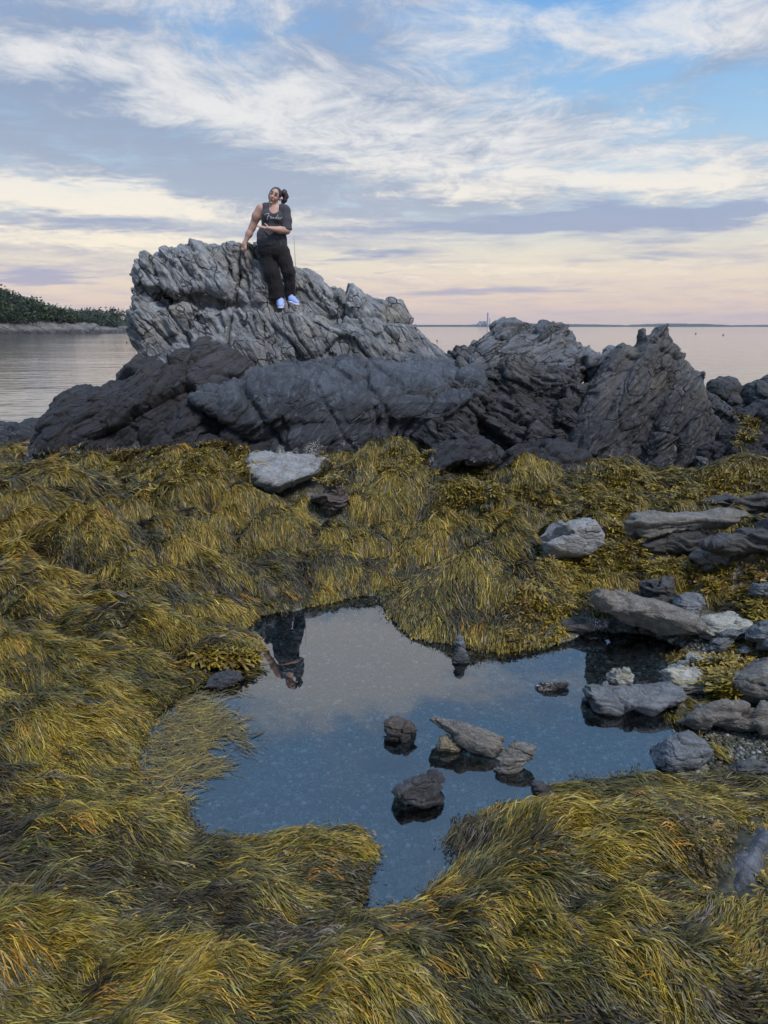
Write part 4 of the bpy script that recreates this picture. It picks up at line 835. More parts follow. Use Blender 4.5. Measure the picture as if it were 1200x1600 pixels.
def strands(name, n_clump, per, xr, yr, length, width, seg, seed, spread, lift, floating=False, tone=(1, 1, 1), shift=0.):
    r = np.random.RandomState(seed)
    cx = r.uniform(*xr, n_clump); cy = r.uniform(*yr, n_clump)
    pp = project(np.stack([cx, cy, samp(GH, cx, cy)], 1))
    vis = (pp[:, 0] > -160) & (pp[:, 0] < 1360) & (pp[:, 1] < 1760)
    sd = samp(GSD, cx, cy)
    if floating:
        fd_ = poly_sd(pp[:, 0], pp[:, 1], np.array(FLOAT, float)) + 22 * noise2(cx, cy, 5., 2, 55) * 2
        ok = vis & (sd < .02) & (r.rand(len(cx)) < np.clip(.08 - fd_ / 60., 0, 1.))
    else:
        ok = vis & (sd > -.01)
        for e in EXCL: ok &= ~inpoly(pp, e)
        ok &= samp(STONES, cx, cy) < .4
        ok &= r.rand(len(cx)) > np.clip(-samp(RELIEF, cx, cy) * 16 - .25, 0, .5)  # weed thinned in hollows, the dark bed standing in for shadow lines
    cx, cy = cx[ok], cy[ok]; nc = len(cx)
    # colour of every lock
    f1 = noise2(cx, cy, 1.3, 3, 71) * 1.5 - np.clip(samp(RELIEF, cx, cy) * 18, -1., 1.); f2 = noise2(cx, cy, 4.5, 2, 73) * 1.2
    k = np.clip(1.9 + shift + 1.7 * f1 + 2.4 * f2 + r.normal(0, 1.15, nc), 0, 4.9)
    k0 = np.floor(k).astype(int); k1 = np.minimum(k0 + 1, 5); ccol = PAL[k0] * (1 - (k - k0))[:, None] + PAL[k1] * (k - k0)[:, None]
    ccol = ccol * np.array(tone)
    if floating: ccol = ccol * .6 + np.array([.085, .065, .028])
    sp = r.rand(nc); ccol = np.where((sp < .02)[:, None], PAL[6], ccol); ccol = np.where((sp > .98)[:, None], PAL[7], ccol)
    cang = r.normal(0, .24, nc); clift = r.gamma(1.6, lift * .55, nc); clen = length * r.uniform(.65, 1.35, nc)
    ci = np.repeat(np.arange(nc), per); N = len(ci)
    dx0, dy0 = samp(DX, cx, cy)[ci], samp(DY, cx, cy)[ci]
    u = r.normal(0, .5, N) * spread * 2.2; v = r.normal(0, 1, N) * spread
    x = cx[ci] + dx0 * u - dy0 * v; y = cy[ci] + dy0 * u + dx0 * v
    L = clen[ci] * r.uniform(.55, 1.2, N); da = cang[ci] + r.normal(0, .15 if not floating else .55, N); curl = r.normal(0, .15 if not floating else .55, N)
    wig = r.uniform(0, 6.28, N); wa = np.abs(r.normal(0, .16, N))
    lf = clift[ci] * r.uniform(.4, 1.3, N) + r.uniform(0, .006, N)
    W = width * r.uniform(.6, 1.3, N)
    x0_, y0_ = x, y; zr = r.rand(N)
    for rep in (0, 1):                               # second pass: strands cut short where they would trail far out over the pool
        x, y = x0_.copy(), y0_.copy(); pts = np.zeros((N, seg + 1, 3)); good = np.zeros(N); alive = np.ones(N, bool)
        for s in range(seg + 1):
            t = s / seg
            h = np.maximum(samp(SURF, x, y), .003)
            arch = 4 * t * (1 - t) * .75 + .25 * (1 - t)
            z = h + lf * arch + .002
            if floating: z = .004 + .005 * zr
            pts[:, s] = np.stack([x, y, z], 1)
            alive &= (samp(GSD, x, y) > (-9 if floating else -.015)) & ((samp(STONES, x, y) < .5) | (s == 0)); good += alive
            gx_, gy_ = samp(gxx, x, y), samp(gyy, x, y)
            st = L / seg / np.sqrt(1 + (gx_ ** 2 + gy_ ** 2))
            a = da + curl * t + wa * np.sin(wig + 7 * t)
            ddx, ddy = samp(DX, x, y), samp(DY, x, y)
            q = np.hypot(ddx, ddy) + 1e-6; ddx /= q; ddy /= q
            x = x + st * (ddx * np.cos(a) - ddy * np.sin(a)); y = y + st * (ddx * np.sin(a) + ddy * np.cos(a))
        L = L * np.clip(good / (seg + 1), .12, 1)
    pts[:, :, 2] = np.where(pts[:, :, 2] < .004, .004, pts[:, :, 2])
    T_ = np.gradient(pts, axis=1); T_ /= np.linalg.norm(T_, axis=2, keepdims=True) + 1e-9
    up = np.array([0, 0, 1.]) + r.normal(0, .45 if not floating else .1, (N, 1, 3))
    S = np.cross(T_, up); S /= np.linalg.norm(S, axis=2, keepdims=True) + 1e-9
    tt = np.linspace(0, 1, seg + 1)
    prof = np.minimum(1, tt * 6 + .35) * np.minimum(1, (1 - tt) * 3.0 + .12)
    off = S * (W[:, None] * prof[None, :] * .5)[:, :, None]
    V = np.stack([pts - off, pts + off], 2).reshape(-1, 3)
    base = (np.arange(N) * (seg + 1) * 2)[:, None] + (np.arange(seg) * 2)[None, :]
    Q = np.stack([base, base + 1, base + 3, base + 2], -1).reshape(-1, 4)
    c = ccol[ci] * r.lognormal(.04, .33, (N, 1)) * (1 + r.normal(0, .06, (N, 3)))
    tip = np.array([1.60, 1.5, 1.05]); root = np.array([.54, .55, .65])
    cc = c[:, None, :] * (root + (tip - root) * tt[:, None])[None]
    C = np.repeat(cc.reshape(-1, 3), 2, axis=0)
    if not floating:                                # side shoots forking off every strand
        s0 = r.randint(max(seg // 3, 1), seg, N); ar = np.arange(N); p0 = pts[ar, s0]; tg = T_[ar, s0]; sg = np.where(r.rand(N) < .5, -1, 1) * r.uniform(.25, .6, N)
        bd = tg + S[ar, s0] * sg[:, None] + np.array([0, 0, .10]); bd /= np.linalg.norm(bd, axis=1)[:, None]
        l2 = L * r.uniform(.18, .38, N); b1 = p0 + bd * (l2 * .55)[:, None]; b2 = p0 + (bd + tg * .4) * (l2 * .9)[:, None] - np.array([0, 0, .004])
        sw = S[ar, s0] * (W * .42)[:, None]
        Vb = np.stack([p0 - sw * .7, p0 + sw * .7, b1 - sw, b1 + sw, b2 - sw * .3, b2 + sw * .3], 1)
        Vb[:, :, 2] = np.maximum(Vb[:, :, 2], .005)
        n0 = len(V); k0_ = (np.arange(N) * 6)[:, None, None] + np.array([(0, 1, 3, 2), (2, 3, 5, 4)])[None] + n0
        V = np.concatenate([V, Vb.reshape(-1, 3)]); Q = np.concatenate([Q, k0_.reshape(-1, 4)])
        C = np.concatenate([C, (c[:, None] * np.array([.9, .9, 1.25, 1.25, 1.6, 1.6])[None, :, None]).reshape(-1, 3)])
    return V, Q, np.clip(C, .004, .5), pts, c
WEED = []
def lay(name, label, jobs, cat='seaweed'):
    Vs, Qs, Cs, n = [], [], [], 0
    for j in jobs:
        V, Q, C, pts, c = strands(name, **j); Vs.append(V); Qs.append(Q + n); Cs.append(C); n += len(V)
        WEED.append((pts, c))
    o = mesh_np(name, np.concatenate(Vs), np.concatenate(Qs), M_WEED, col=np.concatenate(Cs))
    return tag(o, label, cat, kind='stuff')
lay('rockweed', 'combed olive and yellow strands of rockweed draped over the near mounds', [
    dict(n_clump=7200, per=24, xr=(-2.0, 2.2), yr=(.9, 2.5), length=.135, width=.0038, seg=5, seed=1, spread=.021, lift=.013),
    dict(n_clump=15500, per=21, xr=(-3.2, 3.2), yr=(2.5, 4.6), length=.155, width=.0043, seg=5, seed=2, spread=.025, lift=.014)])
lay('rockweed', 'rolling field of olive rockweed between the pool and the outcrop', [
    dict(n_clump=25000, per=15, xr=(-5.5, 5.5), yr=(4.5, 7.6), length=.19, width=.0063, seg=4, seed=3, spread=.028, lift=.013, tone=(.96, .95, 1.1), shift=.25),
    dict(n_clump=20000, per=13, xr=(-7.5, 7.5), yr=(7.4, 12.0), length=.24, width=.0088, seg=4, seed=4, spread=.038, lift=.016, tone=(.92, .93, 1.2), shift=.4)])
lay('floating_weed', 'thin pale weed strands floating on the shallow left side of the pool', [
    dict(n_clump=15000, per=3, xr=(-2.2, -.2), yr=(2.0, 4.8), length=.12, width=.0043, seg=5, seed=6, spread=.030, lift=.002, floating=True)])

# weed hanging on the foot of the outcrop
import bmesh
def hanging(name, label, polys, n, length, width, seed, seg=6):
    trees = []
    for o in bpy.data.objects:
        if o.type == 'MESH' and o.name.split('.')[0] in ('rock_shoulder', 'rock_ledge', 'rock_steps', 'rock_spire', 'low_rock', 'shore_rock', 'ground', 'rock_hummock', 'stone', 'boulder'):
            bm = bmesh.new(); bm.from_mesh(o.data); trees.append(BVHTree.FromBMesh(bm)); bm.free()
    r = np.random.RandomState(seed); P = []; Nn = []; org = Vector((0, 0, CAM_H)); area = np.array([abs(np.ptp(np.array(p)[:, 0]) * np.ptp(np.array(p)[:, 1])) for p in polys])
    def near(p):
        best = None
        for t in trees:
            h = t.find_nearest(p, .5)
            if h[0] is not None and (best is None or h[3] < best[3]): best = h
        return best
    while len(P) < n:
        poly = np.array(polys[r.choice(len(polys), p=area / area.sum())]); lo, hi = poly.min(0), poly.max(0)
        q = r.uniform(lo, hi); 
        if poly_sd(q[0:1], q[1:2], poly)[0] > 0: continue
        d = Vector(ray(*q)).normalized(); best = None
        for t in trees:
            h = t.ray_cast(org, d, 30)
            if h[0] is not None and (best is None or h[3] < best[3]): best = h
        if best is None: continue
        path = [np.array(best[0])]; p = best[0]; nn = best[1]; L = length * r.uniform(.5, 1.3) / seg; sw = Vector((r.normal(0, .28), r.normal(0, .12), -1))
        for k in range(seg):
            t = sw - nn * sw.dot(nn)
            if t.length < .1: t = Vector((r.normal(), -.6, 0))
            p = p + t.normalized() * L + nn * .01; h = near(p)
            if h is None: path.append(np.array(p)); continue
            nn = h[1] if h[1].dot(p - h[0]) >= -1e-6 or True else -h[1]
            if (p - h[0]).length > .03: p = h[0] + (p - h[0]) * .5
            else: p = h[0]
            path.append(np.array(p) + np.array(nn) * r.uniform(.008, .035) * math.sin(math.pi * (k + 1) / (seg + .5)))
        P.append(path)
    pts = np.array(P)
    if name is None: return pts[:, 0]
    N = len(pts); T_ = np.gradient(pts, axis=1); T_ /= np.linalg.norm(T_, axis=2, keepdims=True) + 1e-9
    up = np.array([0, -1, .4]) + r.normal(0, .4, (N, 1, 3)); S = np.cross(T_, up); S /= np.linalg.norm(S, axis=2, keepdims=True) + 1e-9
    tt = np.linspace(0, 1, seg + 1); prof = np.minimum(1, tt * 6 + .35) * np.minimum(1, (1 - tt) * 3 + .12)
    off = S * (width * r.uniform(.6, 1.3, N)[:, None] * prof[None] * .5)[:, :, None]
    V = np.stack([pts - off, pts + off], 2).reshape(-1, 3); base = (np.arange(N) * (seg + 1) * 2)[:, None] + (np.arange(seg) * 2)[None]
    Q = np.stack([base, base + 1, base + 3, base + 2], -1).reshape(-1, 4)
    k = np.clip(1.6 + 2.5 * noise2(pts[:, 0, 0], pts[:, 0, 2], 2.2, 2, 91) + r.normal(0, 1., N), 0, 4.99); k0 = k.astype(int)
    c = (PAL[k0] * (1 - (k - k0))[:, None] + PAL[np.minimum(k0 + 1, 5)] * (k - k0)[:, None]) * r.lognormal(0, .3, (N, 1))
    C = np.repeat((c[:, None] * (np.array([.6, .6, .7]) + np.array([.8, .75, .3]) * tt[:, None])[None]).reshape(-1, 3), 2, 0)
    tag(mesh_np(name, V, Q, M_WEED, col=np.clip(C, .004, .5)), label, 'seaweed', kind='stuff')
    return pts[:, 0]
HANG = [[(60, 700), (120, 690), (215, 700), (225, 745), (60, 745)], [(225, 700), (262, 692), (330, 690), (392, 694), (392, 745), (320, 752), (230, 760)], [(575, 720), (600, 700), (640, 680), (668, 700), (655, 770), (590, 790)],
        [(684, 738), (765, 728), (780, 790), (690, 800)], [(780, 742), (850, 735), (860, 800), (790, 800)], [(850, 735), (920, 712), (1000, 735), (1060, 742), (1060, 780), (870, 790)], [(1060, 735), (1100, 720), (1210, 715), (1210, 780), (1060, 780)],
        [(500, 700), (575, 705), (575, 740), (500, 740)], [(1150, 640), (1178, 648), (1195, 655), (1170, 690), (1148, 700)]]
hanging('hanging_weed', 'weed hanging in strands down the foot of the rock outcrop', HANG, 4600, .26, .011, 31)
def fucus(name, label, polys, n, seed, size=1., rise=.6, surf=None):
    r = np.random.RandomState(seed)
    pts = []
    while len(pts) < n:
        x = r.uniform(-4, 7, 6000); y = r.uniform(1.2, 11.5, 6000); P = np.stack([x, y, samp(GH, x, y)], 1)
        m = np.zeros(len(P), bool); pr = project(P)
        for q in polys: m |= inpoly(pr, q)
        m &= (P[:, 2] > -.005) & (r.rand(len(P)) < np.clip(P[:, 1] / 8, .25, 1) ** 0)
        pts.extend(P[m])
    return fucus_at(name, label, np.array(pts[:n]), r, size, rise)
def fucus_at(name, label, C, r, size=1., rise=.6):
    n = len(C); per = 9; ci = np.repeat(np.arange(n), per); N = len(ci)
    sc = (r.uniform(.7, 1.35, n) * size)[ci] * r.uniform(.7, 1.2, N)
    az = r.uniform(0, 6.283, N); tilt = r.uniform(.15, 1.25, N)
    o = C[ci] + r.normal(0, .02, (N, 3)) * np.array([1, 1, .35]) * size
    d = np.stack([np.cos(az) * np.sin(tilt), np.sin(az) * np.sin(tilt), np.cos(tilt) * rise], 1)
    side = np.stack([-np.sin(az), np.cos(az), r.normal(0, .35, N)], 1); side /= np.linalg.norm(side, axis=1)[:, None]
    nz = np.cross(side, d)
    # forked blade in (side, along, curl) units
    B = np.array([(-.10, 0, 0), (.10, 0, 0), (-.13, .42, .03), (.13, .42, .03), (0, .47, .03), (-.42, .78, .0), (-.20, .86, .0), (.20, .86, .0), (.42, .78, .0), (-.50, 1.0, -.10), (-.26, 1.12, -.12), (.26, 1.12, -.12), (.50, 1.0, -.10)])
    BQ = np.array([(0, 1, 3, 2), (2, 4, 6, 5), (4, 3, 8, 7), (5, 6, 10, 9), (7, 8, 12, 11)])
    bend = r.uniform(-.5, .5, N)
    ln = .075 * sc
    V = (o[:, None] + side[:, None] * (B[None, :, 0] * (ln * .62)[:, None])[..., None] + d[:, None] * (B[None, :, 1] * ln[:, None])[..., None]
         + nz[:, None] * ((B[None, :, 2] + bend[:, None] * B[None, :, 1] ** 2 * .5) * ln[:, None])[..., None])
    V[:, :, 2] -= (B[None, :, 1] ** 2 * ln[:, None] * .35)
    Q = (np.arange(N) * len(B))[:, None, None] + BQ[None]
    k = np.clip(.9 + 1.6 * noise2(C[:, 0], C[:, 1], 2.5, 2, 81) + r.normal(0, .7, n), 0, 3)[ci] + r.normal(0, .3, N)
    FP = np.array([(.235, .170, .022), (.185, .125, .020), (.115, .070, .022), (.055, .042, .020)])
    k = np.clip(k, 0, 2.99); k0 = k.astype(int); c = FP[k0] * (1 - (k - k0))[:, None] + FP[k0 + 1] * (k - k0)[:, None]
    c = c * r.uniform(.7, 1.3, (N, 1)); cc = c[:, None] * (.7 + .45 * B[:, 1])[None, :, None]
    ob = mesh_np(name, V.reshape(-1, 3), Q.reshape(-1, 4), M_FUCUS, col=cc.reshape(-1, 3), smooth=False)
    return tag(ob, label, 'seaweed', kind='stuff')
fucus('bladderwrack', 'yellow brown bladderwrack spread among the stones on the right shore',
      [[(870, 850), (960, 815), (990, 850), (1100, 895), (1215, 860), (1215, 980), (1170, 955), (1100, 915), (1010, 890), (930, 905), (915, 960), (860, 1000), (790, 1005), (775, 960), (830, 905)],
       [(1100, 1040), (1140, 1010), (1200, 1010), (1200, 1035), (1140, 1060), (1130, 1090), (1105, 1085)]], 1500, 21, 1.0)
_q = hanging(None, None, [[(675, 735), (765, 728), (790, 760), (905, 745), (960, 715), (1010, 735), (985, 800), (870, 805), (790, 775), (690, 800)], [(225, 700), (262, 692), (330, 690), (392, 694), (392, 745), (320, 752), (230, 760)],
       [(1000, 745), (1210, 730), (1210, 785), (1020, 790)], [(585, 715), (640, 685), (680, 700), (660, 740), (600, 750)], [(160, 715), (220, 700), (225, 740), (170, 745)], [(505, 715), (560, 715), (545, 745), (505, 760)],
       [(1150, 640), (1178, 648), (1195, 655), (1170, 690), (1148, 700)], [(280, 1012), (400, 1012), (400, 1035), (280, 1035)], [(1100, 1030), (1150, 1030), (1150, 1095), (1105, 1095)]], 1500, .05, .01, 33, seg=1)
fucus_at('bladderwrack', 'yellow bladderwrack clinging to the dark rocks at the outcrop foot', _q, np.random.RandomState(22), 1.15, .6)
fucus('bladderwrack', 'golden bladderwrack tufts beside the bare rock patch bottom right',
      [[(1005, 1262), (1085, 1262), (1125, 1290), (1135, 1330), (1110, 1345), (1105, 1390), (1060, 1375), (1020, 1330)], [(1175, 1285), (1215, 1278), (1215, 1300), (1180, 1300)], [(1165, 1340), (1215, 1330), (1215, 1400), (1190, 1390)], [(430, 1315), (460, 1312), (465, 1335), (430, 1340)],
       [(1060, 1480), (1110, 1470), (1120, 1540), (1060, 1540)]], 230, 23, .62)

# gas bladders on the near strands
def bladders():
    r = np.random.RandomState(77); C = []
    for pts, c in WEED[:2]:
        i = r.choice(len(pts), 420, replace=False); s = r.randint(2, pts.shape[1] - 1, len(i)); C.append(pts[i, s])
    C = np.concatenate(C); n = len(C); R0 = r.uniform(.0030, .0062, n)
    B = [(0, 0, 1.)] + [(math.cos(a) * s_, math.sin(a) * s_, z) for s_, z in ((.8, .6), (1, 0), (.8, -.6)) for a in np.arange(7) * 2 * math.pi / 7]; B = np.array(B)
    F = [(0, 1 + k, 1 + (k + 1) % 7) for k in range(7)]
    for q in (0, 1):
        for k in range(7): a, b = 1 + 7 * q + k, 1 + 7 * q + (k + 1) % 7; F += [(a, a + 7, b + 7), (a, b + 7, b)]
    V = C[:, None] + np.array([0, 0, .004]) + B[None] * R0[:, None, None] * np.stack([r.uniform(1, 1.5, n), r.uniform(.8, 1, n), np.ones(n)], 1)[:, None]
    pal = np.array([(.34, .17, .035), (.26, .17, .03), (.20, .13, .04)])[r.randint(0, 3, n)]
    o = mesh_np('weed_bladder', V.reshape(-1, 3), (np.arange(n) * len(B))[:, None, None].__add__(np.array(F)[None]).reshape(-1, 3), M_FUCUS, col=np.repeat(pal, len(B), 0))
    tag(o, 'small orange air bladders dotted over the near rockweed', 'seaweed', kind='stuff')
bladders()

# ------------------------------------------------------------------ the woman on the crag
PY = 11.86
def c1(x, y, dy=0.): return at_y(360 + x / 6.957, 270 + y / 6.957, PY + dy)
def c6(x, y, dy=0.): return at_y(370 + x / 10.909, 280 + y / 10.909, PY + dy)
class Field:
    def __init__(self, lo, hi, h):
        self.h = h; self.lo = np.array(lo); self.ax = [np.arange(lo[i], hi[i], h) for i in range(3)]
        self.F = np.full([len(a) for a in self.ax], .5, np.float32)
    def sl(self, lo, hi, pad):
        s = [slice(max(int((lo[i] - pad - self.lo[i]) / self.h), 0), max(min(int((hi[i] + pad - self.lo[i]) / self.h) + 2, len(self.ax[i])), 1)) for i in range(3)]
        return tuple(s), np.meshgrid(*[self.ax[i][s[i]] for i in range(3)], indexing='ij')
    def put(self, s, d, k, op):
        self.F[s] = smin(self.F[s], d, k) if op == 'add' else smax(self.F[s], -d, k)
    def cone(self, a, b, ra, rb, k=.02, op='add', sq=(1, 1, 1)):
        a, b = np.array(a, float), np.array(b, float); R_ = max(ra, rb)
        s, (X, Y, Z) = self.sl(np.minimum(a, b) - R_, np.maximum(a, b) + R_, .06 + k)
        q = np.array(sq, float); ab = (b - a) / q; L2 = ab @ ab + 1e-12
        px, py, pz = (X - a[0]) / q[0], (Y - a[1]) / q[1], (Z - a[2]) / q[2]
        t = np.clip((px * ab[0] + py * ab[1] + pz * ab[2]) / L2, 0, 1)
        d = np.sqrt((px - t * ab[0]) ** 2 + (py - t * ab[1]) ** 2 + (pz - t * ab[2]) ** 2) - (ra + (rb - ra) * t)
        self.put(s, d, k, op)
    def chain(self, pts, rad, k=.012, op='add', sq=(1, 1, 1)):
        for i in range(len(pts) - 1): self.cone(pts[i], pts[i + 1], rad[i], rad[i + 1], k, op, sq)
    def ell(self, c, r, k=.02, op='add', rot=None):
        c = np.array(c, float); r = np.array(r, float); R_ = r.max()
        s, (X, Y, Z) = self.sl(c - R_, c + R_, .06 + k)
        P = np.stack([X - c[0], Y - c[1], Z - c[2]], -1)
        if rot is not None: P = P @ np.array(rot)
        n = np.sqrt(((P / r) ** 2).sum(-1)); d = (n - 1) * r.min() * .5 + (n - 1) * r.mean() * .5
        self.put(s, d, k, op)
    def plane(self, p, n, k=.005):                  # keeps the side the normal points away from
        n = np.array(n, float); n /= np.linalg.norm(n)
        X, Y, Z = self.ax[0][:, None, None], self.ax[1][None, :, None], self.ax[2][None, None, :]
        self.F = smax(self.F, (X - p[0]) * n[0] + (Y - p[1]) * n[1] + (Z - p[2]) * n[2], k).astype(np.float32)
    def mesh(self, it=1):
        F = self.F; F[0] = F[-1] = .1; F[:, 0] = F[:, -1] = .1; F[:, :, 0] = F[:, :, -1] = .1
        V, Q = surface_nets(F, self.lo, self.h); return smooth_mesh(V, Q, it, .45), Q

def build_woman():
    root = bpy.data.objects.new('person', None); COL.objects.link(root); root.location = c1(590, 1440)
    tag(root, 'woman in a dark lettered tee and black trousers leaning on the crag top', 'person')
    def child(name, V, Q, mat, parent=root, col=None):
        base = np.array(root.location); o = mesh_np(name, V - base, Q, mat, col=col, parent=root)
        if parent is not root: o.parent = parent
        return o
    lo, hi = c1(60, 1500, -.55), c1(800, 120, .45)
    # ---- body: one continuous skin
    B = Field(lo, hi, .0062)
    neck, head = c1(472, 392, .0), c1(484, 252, -.02)
    up = np.array(c1(516, 152)) - np.array(c1(452, 335)); up /= np.linalg.norm(up)
    fw = np.array([-.12, -.97, -.14]); fw -= up * (fw @ up); fw /= np.linalg.norm(fw); sd_ = np.cross(up, fw)      # sd_ points to the picture's left
    HR = np.stack([sd_, fw, up], 1)
    HS = 1.10
    hp = lambda a, b, c: head + (sd_ * a + fw * b + up * c) * HS
    B.ell(head + up * .022, (.078, .096, .092), rot=HR)                     # skull
    B.ell(hp(0, .022, -.045), (.064, .070, .082), .03, rot=HR)              # jaw and cheeks
    B.ell(hp(.030, .066, -.036), (.026, .022, .024), .02, rot=HR); B.ell(hp(-.030, .066, -.036), (.026, .022, .024), .02, rot=HR)
    B.ell(hp(0, .078, -.108), (.022, .018, .016), .02, rot=HR)              # chin
    B.cone(hp(0, .096, .006), hp(0, .114, -.034), .009, .015, .012)         # nose
    B.ell(hp(.0, .114, -.036), (.017, .010, .009), .008, rot=HR)
    for s in (1, -1):
        B.ell(hp(.031 * s, .100, .008), (.013, .009, .008), .012, 'sub', HR)
        B.cone(hp(.014 * s, .098, .028), hp(.050 * s, .084, .028), .007, .006, .01)   # brow
        B.ell(hp(.080 * s, -.002, -.012), (.012, .020, .031), .008, rot=HR)           # ear
    B.ell(hp(0, .090, -.070), (.024, .012, .007), .008, rot=HR); B.ell(hp(0, .088, -.080), (.019, .012, .007), .006, rot=HR)
    B.cone(neck + np.array([0, .01, -.03]), hp(0, -.012, -.07), .062, .058, .03)
    shR, shL = c1(330, 392, 0), c1(592, 412, 0)
    B.cone(c1(372, 372), c1(560, 392), .052, .055, .05)
    B.ell(c1(455, 500), (.170, .115, .20), .05); B.ell(c1(450, 690), (.190, .132, .2), .06); B.ell(c1(462, 830), (.205, .140, .16), .06)
    # right arm, hanging to the rock
    eR, wR = c1(240, 590, .03), c1(163, 748, .0)
    B.chain([shR, c1(285, 470, .01), eR, c1(203, 665, .02), wR], [.072, .066, .050, .049, .030], .03)
    k0 = c1(143, 792, -.01)
    B.chain([wR, c1(150, 775, -.01), k0], [.030, .033, .030], .02, sq=(1, .75, 1))
    for i, (ax_, ay, dy, ln) in enumerate([(124, 806, .012, .9), (134, 812, .0, 1.05), (146, 813, -.012, 1.), (157, 806, -.024, .82)]):
        a = c1(ax_, ay, dy - .01); m = a + np.array([-.006 + .004 * i, -.010, -.030 * ln]); e = m + np.array([.004, .006, -.028 * ln])
        B.chain([k0 * .4 + a * .6, a, m, e], [.0105, .0100, .0092, .0080], .004)
    B.chain([c1(160, 780, -.02), c1(172, 802, -.035), c1(170, 825, -.04)], [.012, .0105, .009], .005)
    # left arm, forearm across the front, palm up under the other elbow
    eL, wL = c1(612, 628, -.10), c1(432, 606, -.27)
    B.chain([shL, c1(610, 520, -.04), eL], [.068, .062, .052], .03); B.chain([eL, c1(540, 622, -.19), wL], [.052, .050, .032], .025)
    pc = c1(398, 598, -.28)
    B.chain([wL, c1(412, 601, -.28), pc], [.031, .030, .028], .015, sq=(1, 1, .72))
    for i, (ex, ey, dy) in enumerate([(300, 576, -.235), (290, 580, -.255), (294, 586, -.275), (312, 594, -.295)]):
        a = c1(372, 590 + 4 * i, -.255 - .02 * i); e = c1(ex, ey, dy); m = (a + e) / 2 + np.array([0, 0, .006])
        B.chain([pc * .5 + a * .5, a, m, e], [.0115, .0108, .0098, .0082], .004)
    B.chain([c1(408, 590, -.26), c1(394, 570, -.25), c1(374, 553, -.245)], [.0135, .0115, .009], .006)
    # legs under the cloth, so the figure is whole
    B.chain([c1(412, 870, .0), c1(452, 1090, -.04), c1(520, 1365, .0)], [.095, .065, .042], .03); B.chain([c1(555, 875, .0), c1(636, 1090, -.05), c1(648, 1330, .0)], [.095, .062, .042], .03)
    V, Q = B.mesh(1)
    skin = np.array((.46, .275, .215)); C = np.tile(skin, (len(V), 1))
    def dot_(p, r, c, sx=(1, 1, 1)):
        d = np.sqrt((((V - p) @ HR / np.array(sx)) ** 2).sum(1)); f = np.clip(1.4 - d / r, 0, 1)[:, None]
        C[:] = C * (1 - f) + np.array(c) * f
    for s in (1, -1): dot_(hp(.034 * s, .082, -.034), .026, (.52, .25, .20))
    dot_(hp(0, .098, -.075), .0105, (.30, .09, .085), (2.4, 2, 1))
    tp = c1(262, 522, -.05); d = (V - tp); m = np.clip(1.5 - np.sqrt((d[:, 0] / .040) ** 2 + (d[:, 1] / .05) ** 2 + ((d[:, 2] + d[:, 0] * .5) / .022) ** 2), 0, 1)[:, None]
    m *= (.75 + .5 * np.sign(perlin(V * 70, 3)) * .5)[:, None]; C = C * (1 - m * .8) + np.array((.06, .05, .06)) * m * .8        # inked band above the elbow
    sm, t, b = principled('skin'); at = t.new('ShaderNodeAttribute', attribute_name='tint'); t.put(b.inputs['Base Color'], at.outputs['Color']); b.inputs['Roughness'].default_value = .5
    b.inputs['Subsurface Weight'].default_value = .08; b.inputs['Subsurface Radius'].default_value = (.02, .008, .005)
    child('body', V, Q, sm, col=C)
    dk = plain('eye_dark', (.012, .010, .010), .2)
    for s in (1, -1):
        E = Field(hp(.031 * s, .088, .006) - .03, hp(.031 * s, .088, .006) + .03, .0025); E.ell(hp(.031 * s, .088, .006), (.0110, .008, .0055), rot=HR); Ve, Qe = E.mesh(); child('eye', Ve, Qe, dk)
        E = Field(hp(.032 * s, .092, .028) - .04, hp(.032 * s, .092, .028) + .04, .003); E.chain([hp(.012 * s, .103, .030), hp(.034 * s, .100, .036), hp(.052 * s, .088, .029)], [.0035, .004, .003], .002); Ve, Qe = E.mesh(); child('eyebrow', Ve, Qe, plain('brow_hair', (.03, .02, .018), .7))
    # ---- hair, tied back
    hm, t, b = principled('dark_hair'); P = t.new('ShaderNodeNewGeometry').outputs['Position']
    t.put(b.inputs['Base Color'], t.mix(t.noise(t.vmul(P, (1, 1, .35)), 120, 3, .6), (.012, .009, .012), (.060, .038, .042))); b.inputs['Roughness'].default_value = .42
    Hf = Field(head - .26, head + np.array([.30, .26, .26]), .006)
    Hf.ell(hp(0, -.016, .032), (.090, .096, .094), rot=HR); Hf.ell(hp(-.030, -.03, -.02), (.062, .07, .08), .03, rot=HR)
    Hf.ell(hp(.012, .125, -.018), (.074, .085, .082), .012, 'sub', HR)
    V, Q = Hf.mesh(); N = vnormals(V, Q); V = V + N * (.0035 * ridged(((V - head) @ HR) * np.array([60, 12, 12]), 2, 3))[:, None]
    hair = child('hair', V, Q, hm)
    Pf = Field(c1(500, 420, -.2), c1(680, 120, .3), .005)
    bun = c1(582, 225, .06)
    Pf.ell(bun, (.040, .042, .048), .02); Pf.chain([bun, c1(600, 262, .07), c1(592, 300, .06), c1(578, 335, .05)], [.038, .035, .027, .010], .02)
    for a, bb in (((600, 210), (628, 250)), ((606, 225), (634, 268)), ((585, 190), (615, 200)), ((560, 300), (566, 338))): Pf.chain([c1(*a, .06), c1(*bb, .06)], [.016, .003], .01)
    Pf.chain([c1(552, 285, .0), c1(556, 330, -.02), c1(553, 378, -.03)], [.006, .0045, .003], .004)
    V, Q = Pf.mesh(); N = vnormals(V, Q); V = V + N * (.005 * ridged((V - bun) * np.array([70, 50, 22]), 2, 5))[:, None]
    child('ponytail', V, Q, hm)
